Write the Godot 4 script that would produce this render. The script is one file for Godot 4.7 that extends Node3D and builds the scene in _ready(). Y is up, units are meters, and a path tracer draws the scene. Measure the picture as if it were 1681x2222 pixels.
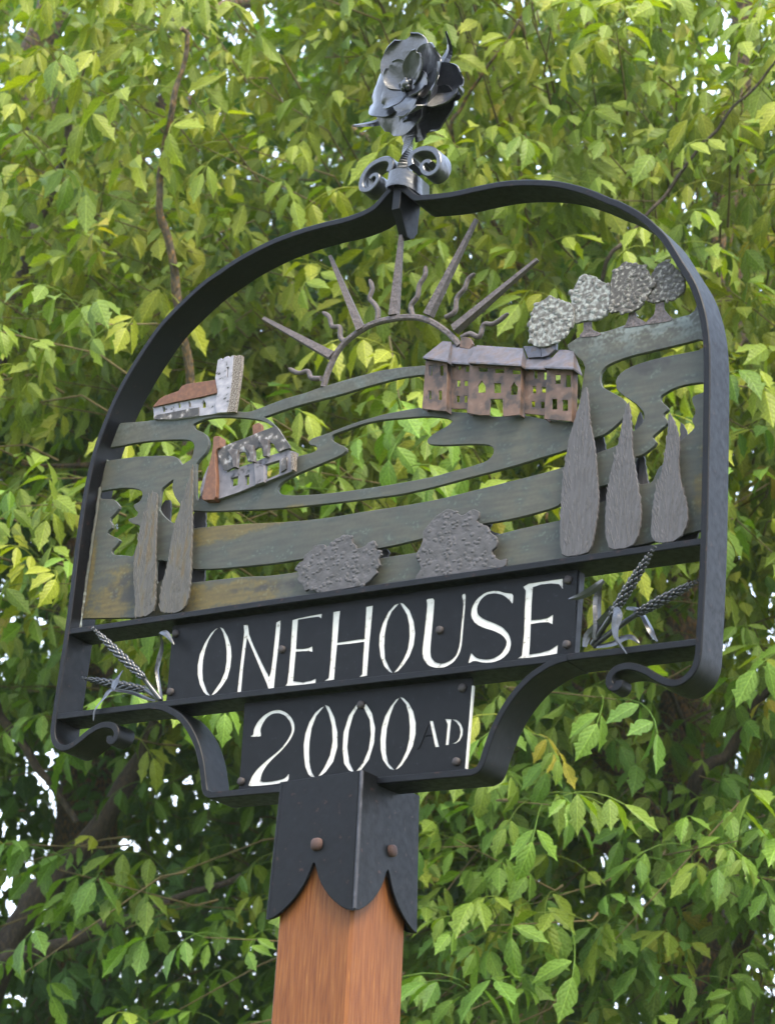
extends Node3D

const SIGN_Y := 3.2226            # height of the sign's own origin above the ground
const BAR := 0.011                # thickness of the flat iron bars
const DEEP := 0.0605              # their depth
const BAR_Y := [-0.4326, -0.5796, -0.7364]
const EXPOSURE := 5.2
var rng := RandomNumberGenerator.new()
var mats := {}
var sign_root: Node3D



const ARCH_L := [-18.5,263.1,-28.5,254,-45.9,237.7,-70.1,230.6,-106,227.4,-148.5,228.1,-205.5,225.6,-262.7,217.6,-319.7,202.8,-362.1,185.7,-404.5,165.8,-468.3,119.9,-498.9,87.1,-533.5,38.3,-563.7,-16.8,-586,-78.6,-596.3,-123.1,-601.6,-176.1,-603.4,-229.3,-602.7,-295.4,-598.5,-400,-598,-500]
const ARCH_R := [8.7,262.7,20.4,254.8,38.6,236.6,52.5,232.8,109.2,224.8,161.8,223.5,213.7,219.6,265.4,208.9,311.4,194.8,362.4,170.6,405.4,143.8,428.9,129.7,466.1,100.9,494.7,70.4,511.9,48.1,535.1,9,558,-29.5,572.7,-65.8,582.1,-100.7,587.1,-134.4,590,-172.4,592.5,-234.5,595.6,-332.1,598,-420,598.8,-500]
const PANEL := [-589,-425,-592,-300,-592,-220,-590,-130,-582,-90,-570,-52.9,-532.5,-56.9,-506,-59.7,-492.1,-60.3,-449.6,-62,-391.1,-66,-364.8,-66.5,-338.3,-70,-311.8,-74.2,-292.4,-80,-278.2,-81.4,-257.8,-79,-235.4,-75,-201.9,-70,-168.4,-68.1,-135.4,-63.2,-83.4,-58.9,-23,-55,22.1,-56.6,67.7,-62,72.3,-62.9,74.3,-81.7,67.2,-77.8,24.1,-75,-35.4,-78.5,-95.7,-83.9,-157.4,-86.7,-204.1,-90.9,-240,-96.3,-246.2,-96.2,-234.9,-103.7,-218.7,-117.2,-226.3,-116.4,-242.6,-105.7,-259.6,-98.9,-290.8,-90.6,-326.9,-83,-351,-79.3,-374.9,-78.4,-391,-82.1,-397.2,-84.1,-397.2,-88.1,-391.5,-94.1,-378.6,-100.3,-366.7,-108.3,-359.1,-119.5,-357.5,-129.8,-362.6,-142.9,-373.1,-151.1,-380.1,-159.9,-369.8,-225.6,-352,-227.2,-325.9,-230.1,-283,-223.9,-247.5,-216.7,-227.5,-214,-196.8,-207.7,-176.1,-203.6,-174.3,-192.4,-171.6,-179.4,-169.1,-179.8,-133.9,-177.8,-127.5,-172.7,-129.9,-167.7,-142.9,-163.1,-147.1,-157.8,-140.8,-152.1,-113,-149,-78.8,-142.4,-44.8,-137.5,-4.1,-133.8,29.8,-133.5,66.7,-133.9,71,-136.6,132,-152.9,158.2,-158.7,200.8,-170,202.9,-172.7,222.8,-176.1,224.4,-174.1,264,-181.5,300.1,-194.2,349.3,-206.5,357.4,-200.8,360.7,-152.9,364.8,-114.6,326.4,-77.5,348.8,-67.1,364,-64.5,379.4,-67.2,394.6,-66.9,413.4,-65.1,428.3,-62.6,462,-64.7,506.5,-69.1,542.7,-66.5,556,-35,570,-75,579,-120,581,-200,584,-320,586.5,-425]
const HOLE_A := [-586.5,-98.8,-579.8,-97,-548.1,-97.9,-534.3,-97.3,-499.4,-98.7,-464.5,-102.3,-429.9,-106.6,-403.9,-111.6,-394.7,-116.6,-389.3,-124.5,-389.8,-135.6,-391.5,-147.9,-405.7,-153.3,-411.1,-155.7,-416.3,-149.5,-422.6,-141.5,-431.8,-136.5,-451.1,-132.5,-477.3,-128.6,-512.3,-124.4,-547.3,-122.3,-577.3,-121.1,-584.2,-121.8]
const HOLE_B := [-594.5,-177,-572.7,-176.3,-537.6,-178,-516.3,-181.8,-501.8,-186.2,-492.7,-191.2,-490.7,-201,-494.5,-208.9,-509.1,-213.7,-502.3,-223.1,-494.4,-229.8,-498.4,-236.2,-518.6,-238.2,-504.9,-247.8,-487,-253.1,-486.7,-262.8,-485.7,-280.9,-490,-295.4,-492.8,-308.8,-510.6,-303.7,-538.8,-299.3,-543.7,-291,-531.6,-281.5,-526.2,-273.3,-552.4,-261.3,-560.3,-256,-546.3,-246.8,-558.9,-232.4,-547,-223.6,-537.6,-213,-545.1,-204.5,-555.3,-195.9,-588.5,-191]
const HOLE_C := [-425,-178.9,-440.4,-187.7,-449.6,-193.2,-449.8,-207.1,-449.1,-216.9,-450.6,-227.8,-442.1,-238.7,-432.4,-247,-421,-255.5,-413.6,-260,-407.1,-258.9,-401.9,-229.4,-413.9,-216.6,-420.4,-207.3,-425.5,-196.9,-427.1,-186.9]
const HOLE_D := [-100,-154.2,-95.1,-152,-71.1,-148.3,-37.2,-143.3,-3,-143.1,38,-147,81.9,-151.5,115.7,-159.4,132.8,-167.7,125.3,-173.8,111.1,-178.8,95.3,-185.1,86.2,-192.5,90.3,-200.6,120.5,-207,169.6,-212.7,202.1,-218.9,212.9,-226.5,211.7,-237.8,201.4,-246.3,173.2,-250.5,141.2,-252.8,109.2,-256.6,60,-257.8,10,-257.6,-58,-256.2,-110.2,-253.5,-163.6,-248,-189.2,-242.6,-199.2,-235,-198.6,-225.9,-189,-218.2,-161.5,-210.2,-117,-200.4,-76.3,-191.6,-66.8,-184.1,-72.8,-177,-85.7,-170.9,-100.8,-161.7]
const HOLE_E := [563.3,-110.3,522,-113.1,482.7,-114.5,443,-116,416.4,-120,400.5,-124.8,392.5,-133.2,391.1,-144.6,396.1,-158.4,402.9,-162.6,420.5,-174.3,432.7,-182.9,440,-192.9,440.8,-204.1,434.9,-216.1,420.7,-227.7,404.6,-236.8,387.9,-238.8,341.4,-251.1,299.1,-256.1,237.6,-263.6,174.8,-268.2,111,-274.4,45.6,-277.7,12.1,-276.2,-90.5,-272.4,-196.7,-265.9,-292.5,-255.4,-341.9,-249.6,-372.3,-243.8,-382.4,-242.3,-377.5,-273.6,-354.1,-276.3,-288.8,-280.1,-157.6,-293.3,-87.4,-296.7,-19.2,-296.1,47.8,-297.1,113.3,-296.5,177.1,-291.6,239.7,-286.8,301.1,-282,337.4,-277.8,356.6,-272.6,393.1,-264.2,403,-262.7,427.6,-257.2,444,-253.6,451.3,-239.1,457.7,-237,464.1,-233.4,470.1,-225,471.1,-214.1,464,-205,455.1,-194.7,446.4,-188.4,434.2,-179.1,423.5,-169.2,420.8,-165.4,418.4,-149.5,428.4,-138.5,449.3,-132.1,483.5,-128.3,522.8,-128,564.7,-128.4]
const HOLE_F := [569.4,-181.5,541.1,-179.4,518,-181.5,500.2,-188.4,496,-191.7,496.4,-198,508.4,-209.6,510.3,-214.6,500.9,-220.8,509.7,-231.7,510,-237.2,488.1,-251.8,486.7,-255.2,495.4,-265.2,473.5,-279,457.3,-281.5,459.2,-312.1,469.8,-326.1,481.2,-325.5,489.2,-325.2,493.6,-317.4,499.2,-302.9,510.3,-298.5,521.8,-275.7,534.1,-266.1,549.6,-255.5,555.6,-248.8,548.7,-238.3,556,-225.6,546.9,-205.4,549.8,-199.6,568.9,-196.4]
const HOLE_G := [-440.5,-322.5,-423.5,-324,-362.5,-348,-309.8,-354.3,-245.7,-357.8,-183,-360.7,-137,-360.2,-102,-360.9,17.3,-362.7,55.7,-360.4,96.3,-357.6,150.9,-350.2,204.5,-348.4,245.1,-348.5,291,-345.3,333.1,-339.6,339.3,-334.5,377.3,-324.5,401.1,-318.8,416.7,-317.3,426.5,-314.9,428.2,-340.7,405.3,-343.5,362.5,-352,337.9,-361.2,337.9,-362.3,277.3,-364.9,225.3,-370.2,88.4,-378.9,57.7,-378.7,26.9,-379.1,-149.5,-381.2,-195.7,-380.5,-243.2,-375.7,-290.9,-373.6,-342.5,-372.4,-358.7,-372,-418.2,-356.2,-433.2,-366.9]
const CY1 := [-441.7,-210.8,-447.4,-205.9,-457.3,-205.7,-463.1,-219.7,-467.9,-245.9,-469.6,-259.1,-471.9,-274.8,-471.5,-296.2,-474.5,-317,-473.4,-333.1,-470.4,-354.6,-461.6,-387.1,-457,-405.9,-458.7,-422.6,-447.7,-426.5,-425.4,-425.2,-414.1,-416.2,-414.6,-398.1,-419.1,-376.7,-421.9,-350.2,-428,-323.2,-433,-282.9,-438.8,-242.1]
const CY2 := [-373.1,-170.2,-376.3,-184.4,-378.6,-200.2,-382.2,-218.3,-388.1,-241.4,-394.1,-264.4,-397.9,-290.4,-398.9,-313.9,-399.5,-340.1,-403.7,-363,-406.7,-383.4,-405.2,-412.1,-400.2,-423,-380.6,-426.6,-361.5,-427.6,-350,-421.2,-344.4,-406.5,-345,-373,-349.6,-333.6,-354.3,-293.7,-360.7,-253.4,-366.4,-212.7,-371.2,-171.8]
const CY3 := [378.9,-158.3,373.7,-168.6,368.4,-190.2,364.4,-203.9,360.5,-220.8,355.1,-239,352.8,-264,350.8,-282.6,348.8,-301.2,348.9,-324.8,349.1,-348.2,350.3,-379.4,353,-410.6,358.4,-426.6,377.7,-428.4,399.1,-427.5,405.2,-420.7,408.8,-402.9,411.4,-380.3,413.1,-357.5,412.6,-339,409.5,-318.4,406.2,-294.5,400.6,-262.3,395.8,-242.6,390.5,-225.9,387.3,-204.6,383.8,-180.1]
const CY4 := [451.9,-198.4,447.7,-210.3,444.6,-225.6,441.8,-245.5,439,-265.4,435.7,-278.9,431.9,-295.4,428.8,-310.5,428,-322.7,426.1,-344.1,425.2,-367,426.5,-393.2,429.9,-411.9,436.6,-426.4,456.2,-428.3,472.2,-426.7,481.1,-415.9,484.1,-398.2,484.7,-375.6,481.4,-355.3,478.1,-341.1,473.6,-320.5,468,-296.5,463.2,-272.5,461.8,-250.4,458.8,-228,455.3,-206.9]
const CY5 := [519.8,-227.5,520.7,-243.2,520,-260.1,518.2,-284.5,516.1,-304.1,513.1,-320.5,508.3,-335,505.2,-349.7,503,-367.6,502.5,-385.7,501.9,-409.7,504.5,-419.1,513.7,-426.3,524.9,-428.6,542.1,-428,554.2,-418.5,560.3,-401.5,559.5,-386.4,555.4,-367.8,549.7,-350.4,544.9,-334.5,541.3,-312.7,540.9,-291.2,540.9,-275.9,535.8,-256.6,528.4,-238.3,523.2,-231.2]
const BU1 := [-130.9,-378.8,-125,-372.7,-117.2,-370.3,-116.9,-362.3,-109.3,-358.7,-101.8,-353.9,-99.8,-348.4,-89.2,-347.6,-79.7,-348.2,-75,-354.1,-65,-348.6,-60.5,-342.3,-51.3,-341.3,-45,-338.7,-34.4,-338.6,-25.8,-344.8,-25.3,-352.8,-17.6,-358.4,-15.6,-364.4,-5.2,-364,2.3,-361.1,5.7,-356.4,17.5,-357.1,22.9,-363.9,20.1,-369.2,28.4,-373.7,34.3,-380.1,28.5,-386.1,30.6,-393.1,33.8,-398,25.3,-402.4,30,-409.8,21.6,-415.4,17,-420.4,7.3,-425.9,-2.8,-428,-81.4,-429.5,-90.5,-420.5,-98.5,-420.6,-107.6,-422.9,-111.5,-413.3,-120.5,-406.5,-125.4,-400.2,-122.2,-393.7,-130.3,-383.5]
const BU2 := [98.7,-386.4,104.2,-378.3,108.1,-367.7,106.7,-354.1,112.3,-347,122.5,-336.2,129.4,-330.4,139,-326.2,148.6,-322,159,-325.8,167,-331.4,174.9,-337,181,-335.6,189.2,-331.3,196.4,-329.4,206.8,-334.9,207.6,-343.9,203.3,-349.9,213.7,-356.9,223.8,-360.5,228.4,-371,240,-379.2,244.5,-388.5,241.6,-396.8,234.8,-401.3,238,-410.4,250.8,-418.6,263.3,-417,261.3,-429.7,223.2,-433.4,100.3,-436.4,101.5,-424.4,110.4,-413.4,105.8,-405.1,106.1,-396.3,100.7,-393.4]
const TR1 := [267.3,-65.5,264,-50,263.8,-23.8,265.7,-11.1,271.8,-1.1,283.3,4.1,293.7,8.5,302.6,8.5,310,1.4,323.1,-4.1,335.2,-10.3,341.8,-20.9,343.9,-36.1,342.1,-50.5,334.8,-56.4,331.6,-65,322.2,-68.7,314.8,-72.8,303.4,-76.1,283.8,-75.1]
const TR2 := [332.9,-2.9,331,8.7,339.1,18.2,343.2,28.6,349.5,34.7,361.2,33.2,373.1,28.8,379.4,21.9,389.4,15.1,399.5,7.5,402.9,-0.6,402.8,-13.5,401.9,-28,398.9,-40.3,391.7,-46.2,374.6,-47.3,357.1,-42.9,344,-47.7,339.1,-33.8,336,-18.4]
const TR3 := [402.6,5.9,403.5,20.5,408.6,30.5,417.7,36,424.9,41.8,434.6,37.9,440.6,32.9,453.9,30.9,463.9,20.5,471.2,8,476.5,-4.1,475.5,-18.5,466.8,-27.6,461.6,-33.8,456.5,-41.9,445.6,-46.9,434.3,-45.6,419,-41.6,402,-40.9,401.9,-25.3,403.8,-11]
const TR4 := [463.5,-31,464.4,-14.8,471.2,-5.3,469.4,9.7,475.3,19.5,486,28.2,495.2,28.9,504.8,22.3,507.1,15.4,518.6,6.6,526.6,-6,529.2,-21.1,526.1,-31.2,515.4,-36.3,506.5,-39.8,493.5,-37.2,480.6,-38.2,473.1,-36.6]
const TK2 := [356,-40.2,369.6,-42.9,371.1,-57.9,380.7,-64.3,390.6,-69.9,381.3,-72.7,354.3,-69.3,350.1,-64.8,357.4,-58.9]
const TK3 := [433.9,-41.2,445.3,-43.5,446.9,-52.9,457.6,-60.4,464.4,-65.4,463.8,-70.7,426.3,-67.8,430.6,-61.4,433.7,-52]
const TK4 := [478.6,-33.4,492.5,-35.4,493.3,-49.1,501.3,-59.7,509,-67.6,507.5,-72.6,463.2,-70.1,466.5,-63.6,477.2,-56.7,479.3,-46.3]
const CHW := [-491.5,-37.6,-442.4,-36,-384.5,-36,-348.5,-34.7,-341.7,-35.9,-335.9,-74.7,-345.3,-75.1,-383.5,-73,-441.8,-69.7,-484.6,-61.3,-488,-48.5]
const CHL1 := [-467.6,-38.5,-470,-42.7,-468.7,-50.6,-462.3,-50.9,-463.5,-43.8]
const CHL2 := [-433,-38.4,-435.3,-42.3,-434.1,-49.6,-428.3,-49.8,-429.3,-43.4]
const CHL3 := [-410.2,-40.2,-412.5,-44.2,-411.3,-51.8,-405.5,-52,-406.6,-45.3]
const CHL4 := [-378.5,-44.2,-382,-49.2,-380.5,-58.8,-371.8,-59.5,-373.2,-50.7]
const CHR := [-488.8,-39.7,-474.8,-26.2,-466.7,-23.1,-434.5,-18.8,-429.7,-11.3,-419.1,-9.1,-353.9,-12.8,-347.1,-20.1,-343.8,-38.4,-380.7,-39.8,-438.5,-39.3]
const CHT := [-354.2,23.3,-347.3,25.1,-344.4,21.5,-339.1,25.6,-332.1,26.3,-329.1,21.6,-324.9,25.5,-320.6,25.3,-319,1.5,-317,-31.2,-317.7,-63.1,-320,-79.1,-342.7,-76.4,-347.8,-57.9,-345.8,-37.1,-351.6,-20.9,-355.1,-10.1]
const CHT2 := [-320.6,25.3,-317.8,25.2,-314.8,21,-311.8,24.5,-302.5,21.7,-300.5,0.1,-300.9,-34.1,-302.2,-81,-320,-79.1,-317.7,-63.1,-317,-31.2,-319,1.5]
const CHS := [-332.5,5,-327.8,5.6,-327.7,0.1,-327,-14.2,-329.4,-14.4,-330.5,-0.4]
const CHP := [-486.2,-54.5,-449,-55.2,-415.1,-55.4,-385.6,-56.5,-383.2,-72.2,-441.8,-69.3,-484.5,-61.8]
const COS := [-337.9,-123.1,-333.4,-121.8,-325,-123.2,-321.6,-125.8,-319.2,-144.5,-326,-147.3,-328.1,-153.9,-326.1,-170,-318.7,-200.5,-314.6,-238.4,-345.3,-234.6,-345,-214,-341.7,-187.1,-337.2,-158.4,-336.1,-140.8]
const COG := [-349,-169.1,-345.1,-179.6,-350.4,-206.3,-357.5,-220.9,-360.5,-208.7,-355.9,-185.8]
const COR := [-329.3,-145.2,-306,-139.2,-274.3,-134.5,-243.2,-127.9,-218.7,-124.2,-212.2,-122,-206.8,-125.2,-191,-145.4,-172.3,-167.8,-185.6,-168.5,-198.6,-171.6,-202.8,-165.7,-211.2,-153.7,-218.3,-151.6,-221.4,-156.9,-223.2,-173.1,-229.9,-174,-231.7,-164,-235,-156.6,-241.6,-155.6,-248,-158.4,-251.6,-161.7,-251.5,-178.3,-259.2,-179,-263.3,-171,-267.2,-160.2,-275.5,-157.9,-281,-159.9,-282.9,-183.1,-288.4,-183.2,-305.5,-189.3,-320.4,-167.3]
const COD1 := [-303,-151.5,-292.1,-151.7,-280.8,-155.1,-279,-186,-286,-185.5,-290.7,-168.8]
const COD2 := [-270.1,-149.2,-259.8,-149.3,-249.1,-152.2,-243,-182,-249.9,-181.5,-254.4,-166]
const COD3 := [-239.9,-143.2,-229.4,-143.4,-218.5,-147.1,-216.6,-176.5,-223.5,-176,-228,-159.9]
const COW := [-330.7,-148.8,-308.1,-188.1,-283.3,-183.8,-249.7,-179,-225.5,-173.5,-196.6,-170,-183,-167.7,-164.1,-175.6,-165.4,-183.1,-167.4,-196.2,-168.1,-207.6,-190.9,-212.1,-221.4,-218.5,-241.4,-220.9,-276.8,-228.4,-320.6,-234.5,-324.6,-196.9,-331.8,-166.3]
const COH1 := [-294.8,-199.9,-280,-198.7,-278.8,-214.8,-293.2,-216.5]
const COH2 := [-265.8,-200.5,-256.8,-199.6,-255.1,-217.2,-264.1,-218.6]
const COH3 := [-225.9,-186.6,-197,-183.8,-194.6,-208.3,-223.1,-214.8]
const COK := [-245.1,-183.6,-223.7,-190.8,-219.6,-220.3,-236.9,-222.3]
const COB := [-191.3,-184,-180.4,-181.9,-178.7,-203.3,-188.8,-207.4]
const COE := [-168.5,-178.1,-162.2,-178.7,-158,-210.4,-164.3,-209.4]
const COC := [-264.4,-110.6,-259,-108.1,-251,-107.9,-244.6,-112.9,-241.1,-128.2,-260.2,-131.9]
const MA := [80.9,-61.8,122.9,-72.7,129.2,-157.2,107.2,-152,82.6,-144.6]
const MA_1 := [87.8,-71.5,89.7,-89.7,95.9,-90.8,94,-72.6]
const MA_2 := [109.4,-76.6,111.2,-93.7,117.3,-94.9,115.6,-77.7]
const MA_3 := [90.7,-115.7,92.2,-130.7,98.4,-131.8,96.8,-116.8]
const MA_4 := [110.7,-119.2,112.4,-135.1,118.9,-136.3,117.3,-120.3]
const MB := [123.3,-67.4,163,-77.8,164.8,-164.1,158.6,-154.3,130.4,-149.4]
const MB_1 := [135.9,-77.2,136.6,-84.3,142.8,-85.4,142.1,-78.4]
const MB_2 := [149.9,-80.3,150.8,-90.3,158.5,-91.7,157.5,-81.7]
const MB_3 := [136.6,-102,137.7,-113,143.8,-114.1,142.8,-103.1]
const MB_4 := [150.5,-105.5,151.3,-114.5,158.3,-115.7,157.4,-106.8]
const MB_5 := [138.2,-128.8,139.3,-139.7,145.4,-140.8,144.3,-129.9]
const MB_6 := [152.7,-130.9,153.9,-142.8,159.9,-143.8,158.8,-132]
const MC := [165.1,-81.5,261,-105.2,264.8,-186.4,236.9,-184.8,234.6,-182.1,231.2,-154.7,208.9,-150.8,209.7,-177.8,192.3,-174.9,168,-166.8]
const MC_1 := [182.5,-92.8,183.2,-100.4,199.3,-103.3,198.6,-95.8]
const MC_2 := [212.7,-100.2,213.4,-108.1,230.4,-111.2,229.7,-103.3]
const MC_3 := [244.7,-108,245.4,-115.9,260.1,-118.6,259.4,-110.7]
const MC_4 := [190,-115.8,183.8,-124.1,184.9,-135.9,199,-138.4,198,-127.6]
const MC_5 := [212.7,-124.9,214.2,-141.6,227.3,-143.9,225.8,-127.3]
const MC_6 := [249.3,-129.5,244.2,-137.8,244.9,-150.4,256.8,-152,257.4,-140.2]
const MD := [260.7,-100.9,301.6,-111.8,304.9,-191,300.7,-189.4,266.3,-180.6]
const MD_1 := [277.1,-112.1,278.1,-124.8,284.4,-126,283.3,-113.3]
const MD_2 := [294.9,-117.3,295.9,-130,301.3,-131,300.3,-118.3]
const MD_3 := [276.7,-137.5,277.7,-149.2,283.9,-150.3,282.9,-138.7]
const MD_4 := [293.2,-141.5,294,-151.2,301.4,-152.5,300.6,-142.8]
const MD_5 := [276.7,-162.4,277.5,-172.1,283.7,-173.2,282.9,-163.5]
const MD_6 := [293.2,-166.2,294.1,-176.8,301.3,-178,300.5,-167.4]
const ME := [306.8,-118.5,352.4,-128.9,356.7,-212.8,308.7,-200.9]
const ME_1 := [322.3,-130.9,323.5,-146.4,332.7,-148,331.5,-132.6]
const ME_2 := [341,-134.8,342.5,-155,351.1,-156.5,349.5,-136.4]
const ME_3 := [319.5,-170.3,320.9,-187.5,330,-189.1,328.7,-171.9]
const ME_4 := [338,-175,339.4,-193.1,349.1,-194.8,347.8,-176.7]
const LN_O1_1 := [-280,-459.7,-287.6,-461.6,-296.1,-467.6,-306.3,-482.8,-313.5,-500.3,-315.2,-518.4,-312.7,-534.8,-305.6,-551.6,-296.2,-564.6,-289.1,-570.2,-281.6,-573,-289.1,-565.7,-300.2,-546.1,-304,-529.6,-305.6,-511.3,-303.4,-493.3,-298.4,-477.6,-288.1,-463.4]
const LN_O1_2 := [-278.8,-459.2,-271.5,-463.1,-260,-477.7,-251.3,-494.8,-247.6,-511.3,-247.4,-529.4,-250.9,-547,-260,-560.1,-268.5,-568.2,-273.5,-571.1,-279.4,-572.4,-273.9,-565.1,-263.7,-551.8,-257.4,-536.4,-256.4,-518.4,-259.1,-500.1,-264.1,-483.4,-271.2,-468.4]
const LN_N_1 := [-230.5,-461.2,-221.9,-461.8,-217.1,-478.5,-205.8,-497.8,-184.4,-529.9,-166.8,-553.5,-164.3,-545.8,-163.7,-524.2,-164,-496.3,-164.8,-464.3,-156.8,-461.6,-155.8,-477.3,-155.1,-509.2,-155.5,-540.8,-154.7,-572.8,-165.4,-572.3,-170.3,-563,-188.7,-533.5,-213.8,-492.9,-220.5,-483.1,-221,-502.1,-221.2,-534.1,-219.6,-573.3,-226.9,-573.2,-227.3,-533.5,-227.2,-497.5,-227.6,-473.3]
const LN_E1_1 := [-133.3,-464.3,-122.2,-462.8,-96.5,-461.2,-76.7,-460.6,-77,-467.5,-81.6,-464,-100.8,-463.7,-122.4,-464.4,-121.6,-485.2,-119.8,-513,-105.9,-514.5,-95.5,-514.1,-88.8,-511.5,-86.9,-520.9,-93.8,-518.4,-105.6,-517.5,-119.7,-517,-119.4,-536.7,-118.5,-565.2,-101.2,-568.8,-83.8,-568,-75,-565,-74.8,-572,-93.8,-572.1,-117.1,-571.7,-132.5,-571,-129.5,-567,-129.1,-543.5,-130.3,-511.9,-132.2,-480]
const LN_H_1 := [-54.6,-460.2,-42,-459.7,-42.2,-478.4,-40.9,-511.4,-16.2,-511,10.2,-510.5,7.3,-458.9,19.4,-458.7,19.7,-484.5,20,-521.2,21,-557.7,21.7,-570.2,7.2,-571,12.6,-567,11.3,-543.1,10.2,-515.1,-15.7,-515.1,-41,-514.7,-40.7,-544.9,-39.8,-570.1,-59.2,-571,-50.1,-566.7,-50,-543.9,-52.4,-496.8]
const LN_O2_1 := [68.7,-460.5,60,-462.6,50.2,-472,41.6,-489.3,37.8,-507.2,38.8,-523.3,43.6,-541.9,51.9,-557.5,61.1,-566.7,68.4,-570.8,61.1,-561.8,52.1,-547.3,48.7,-528.9,47.1,-508.2,49.3,-487.9,55.6,-472.7]
const LN_O2_2 := [70,-459.9,76.4,-462.7,88.6,-474.3,98.5,-493.6,103.1,-512.2,102.4,-530.2,96.5,-547.5,87.5,-560,78.6,-568.7,70.4,-570.8,78.7,-562.5,86.5,-550.9,92.7,-535.9,93.9,-518,91.1,-497.3,85.4,-480.7]
const LN_U_1 := [117.9,-460,132.6,-460.2,133.3,-479.5,133.2,-515.6,133.4,-542.5,135.9,-553.9,144.4,-562.6,157.5,-566.2,172.3,-562.2,181.7,-554.3,185.7,-539.2,185.7,-512.5,186.4,-485.8,185.8,-472.3,181.4,-460.5,188.4,-459.7,189.3,-481.6,189,-512.9,189.1,-539.6,186.5,-552.6,177.7,-564.9,163.1,-571.2,147.8,-570.7,133.3,-565.9,123.1,-554.8,119.3,-543.2,120.2,-514.1,120.7,-482.6,120.4,-466.7]
const LN_S_1 := [272.5,-470.5,272.7,-486.7,268.4,-480,256.4,-470.1,241,-464.8,226,-465.2,215.4,-472.5,210.2,-484.1,212.5,-495.6,224.7,-504.8,242.8,-512.4,258.4,-520.8,270.6,-533.1,275.5,-546.8,272.9,-559.6,262.6,-568.4,248.2,-572.3,230.8,-571.4,212.9,-565.8,203.3,-570.3,206,-559.1,206.7,-553.7,215.1,-562.7,230.4,-567.2,245.3,-567.6,259.6,-561.5,267.2,-550.3,267.7,-541.6,259.4,-531.9,243.8,-523.5,225.8,-517.1,210,-508.6,201.3,-496.5,201.3,-483.1,208.9,-470.5,223.3,-462.2,240.7,-461.4,258.7,-467.7]
const LN_E2_1 := [289,-461.4,297.3,-458,321.7,-457.7,355.1,-457.5,356.8,-473.1,350.1,-464.6,336.6,-461.8,319.6,-461.2,305.2,-463.9,305.3,-488.8,306.5,-515.3,321.6,-516,333.6,-515.2,343.4,-510.8,343.5,-525,336.5,-520.9,321.9,-519.9,306.4,-520.6,307.4,-543.8,307.7,-567.3,325.7,-567,342.3,-564.5,354.9,-557.7,354.7,-570.5,340.5,-571.2,309.2,-571.8,288.6,-571.1,295.5,-567.5,296.4,-533.8,294.6,-498.6,293.7,-467.5]
const LY_T_1 := [-189.8,-646.3,-185,-645.4,-184.9,-634.8,-178.4,-623.4,-168.3,-615.1,-154.5,-609.7,-140.2,-609,-125,-615,-114.2,-623.9,-107.4,-633.7,-105.2,-644.4,-108.6,-654.5,-116.6,-665.6,-127.8,-676.4,-142.2,-687,-152.1,-696.6,-158.7,-706.6,-160.6,-715.5,-158.9,-722.4,-145.2,-723.1,-124.8,-721.8,-112.5,-719.1,-106.4,-711.8,-106.4,-723.4,-113.2,-725.5,-132,-727,-155.8,-727.3,-183.1,-726.6,-180.9,-719.2,-177.4,-710.4,-167.7,-699.4,-153.2,-688.7,-138.5,-679.5,-126.9,-671.3,-117.3,-660.3,-110.9,-649.1,-110.3,-641.3,-114.9,-630.4,-126,-618.9,-139.5,-613.7,-152.3,-613.9,-162.8,-619.5,-169.5,-629.5,-172.3,-638.5,-169.5,-646.7,-170,-648.6,-187.9,-647.8]
const LY_A0_1 := [-52.9,-611.4,-59.2,-613.4,-69,-620.1,-78.2,-633.7,-83.7,-651.4,-84.5,-669.6,-81.3,-687.9,-76.9,-703.8,-69.8,-715.6,-63.9,-720.4,-57.2,-721.9,-64.1,-713.7,-69.7,-699.2,-72.7,-682.2,-74.1,-665.2,-72.9,-644.6,-66.7,-625.5]
const LY_A0_2 := [-52,-609.6,-44,-613,-31.9,-631.2,-23.1,-655,-20.3,-678,-25.3,-700.3,-37.1,-714.9,-44.3,-719.6,-50.8,-720.7,-41.7,-709.4,-32.4,-690,-30.2,-667.4,-34.3,-644.2,-42.7,-623.7]
const LY_B0_1 := [14.5,-612.9,7,-615.1,-4.7,-630.4,-11.3,-656,-10.1,-682.1,-4.6,-704.5,5.6,-715.6,15.7,-720.2,5,-704.3,-1.9,-679.5,-1.9,-653.5,3.1,-631.1]
const LY_B0_2 := [16.4,-612.4,25.3,-615.5,37.8,-631,46.3,-654.5,47,-677.1,40.4,-702.3,28.7,-716.7,17.3,-720.3,30.5,-706.3,38.5,-686.1,39.7,-663.6,35.1,-640.5]
const LY_C0_1 := [86,-610.8,79.5,-613.6,71,-623.1,62.6,-637.6,58.5,-654.3,58,-671.2,60.4,-688.3,66.1,-703.9,74.9,-714.3,80.8,-719.3,88.4,-721.9,76.5,-711.4,70.8,-695.9,68.1,-677.1,67.8,-656.8,71.5,-636.7,76.8,-621.9]
const LY_C0_2 := [86.7,-610.2,93,-612.7,102.6,-620.9,113,-635.4,119.2,-652.9,120.6,-669.8,117.7,-688,109.6,-704,101.4,-715.6,95.6,-719.9,89.5,-722,100,-709.9,107.5,-693.8,110.5,-675.6,109.4,-657.1,105.4,-638.1,98.8,-622.2]
const LY_AS_1 := [144.2,-652,149.5,-652.5,164.4,-692.8,158.2,-692.6]
const LY_AS_2 := [143.3,-656.7,144.7,-655.5,133.8,-692.6,126.1,-694,130.8,-691.5]
const LY_AS_3 := [140.8,-674.2,150.4,-674.3,152,-676.8,140.7,-676.5]
const LY_DS_1 := [171.3,-651.6,182,-653.1,181.5,-657.5,181,-691,176.2,-691.1,176.5,-659.6]
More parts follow.
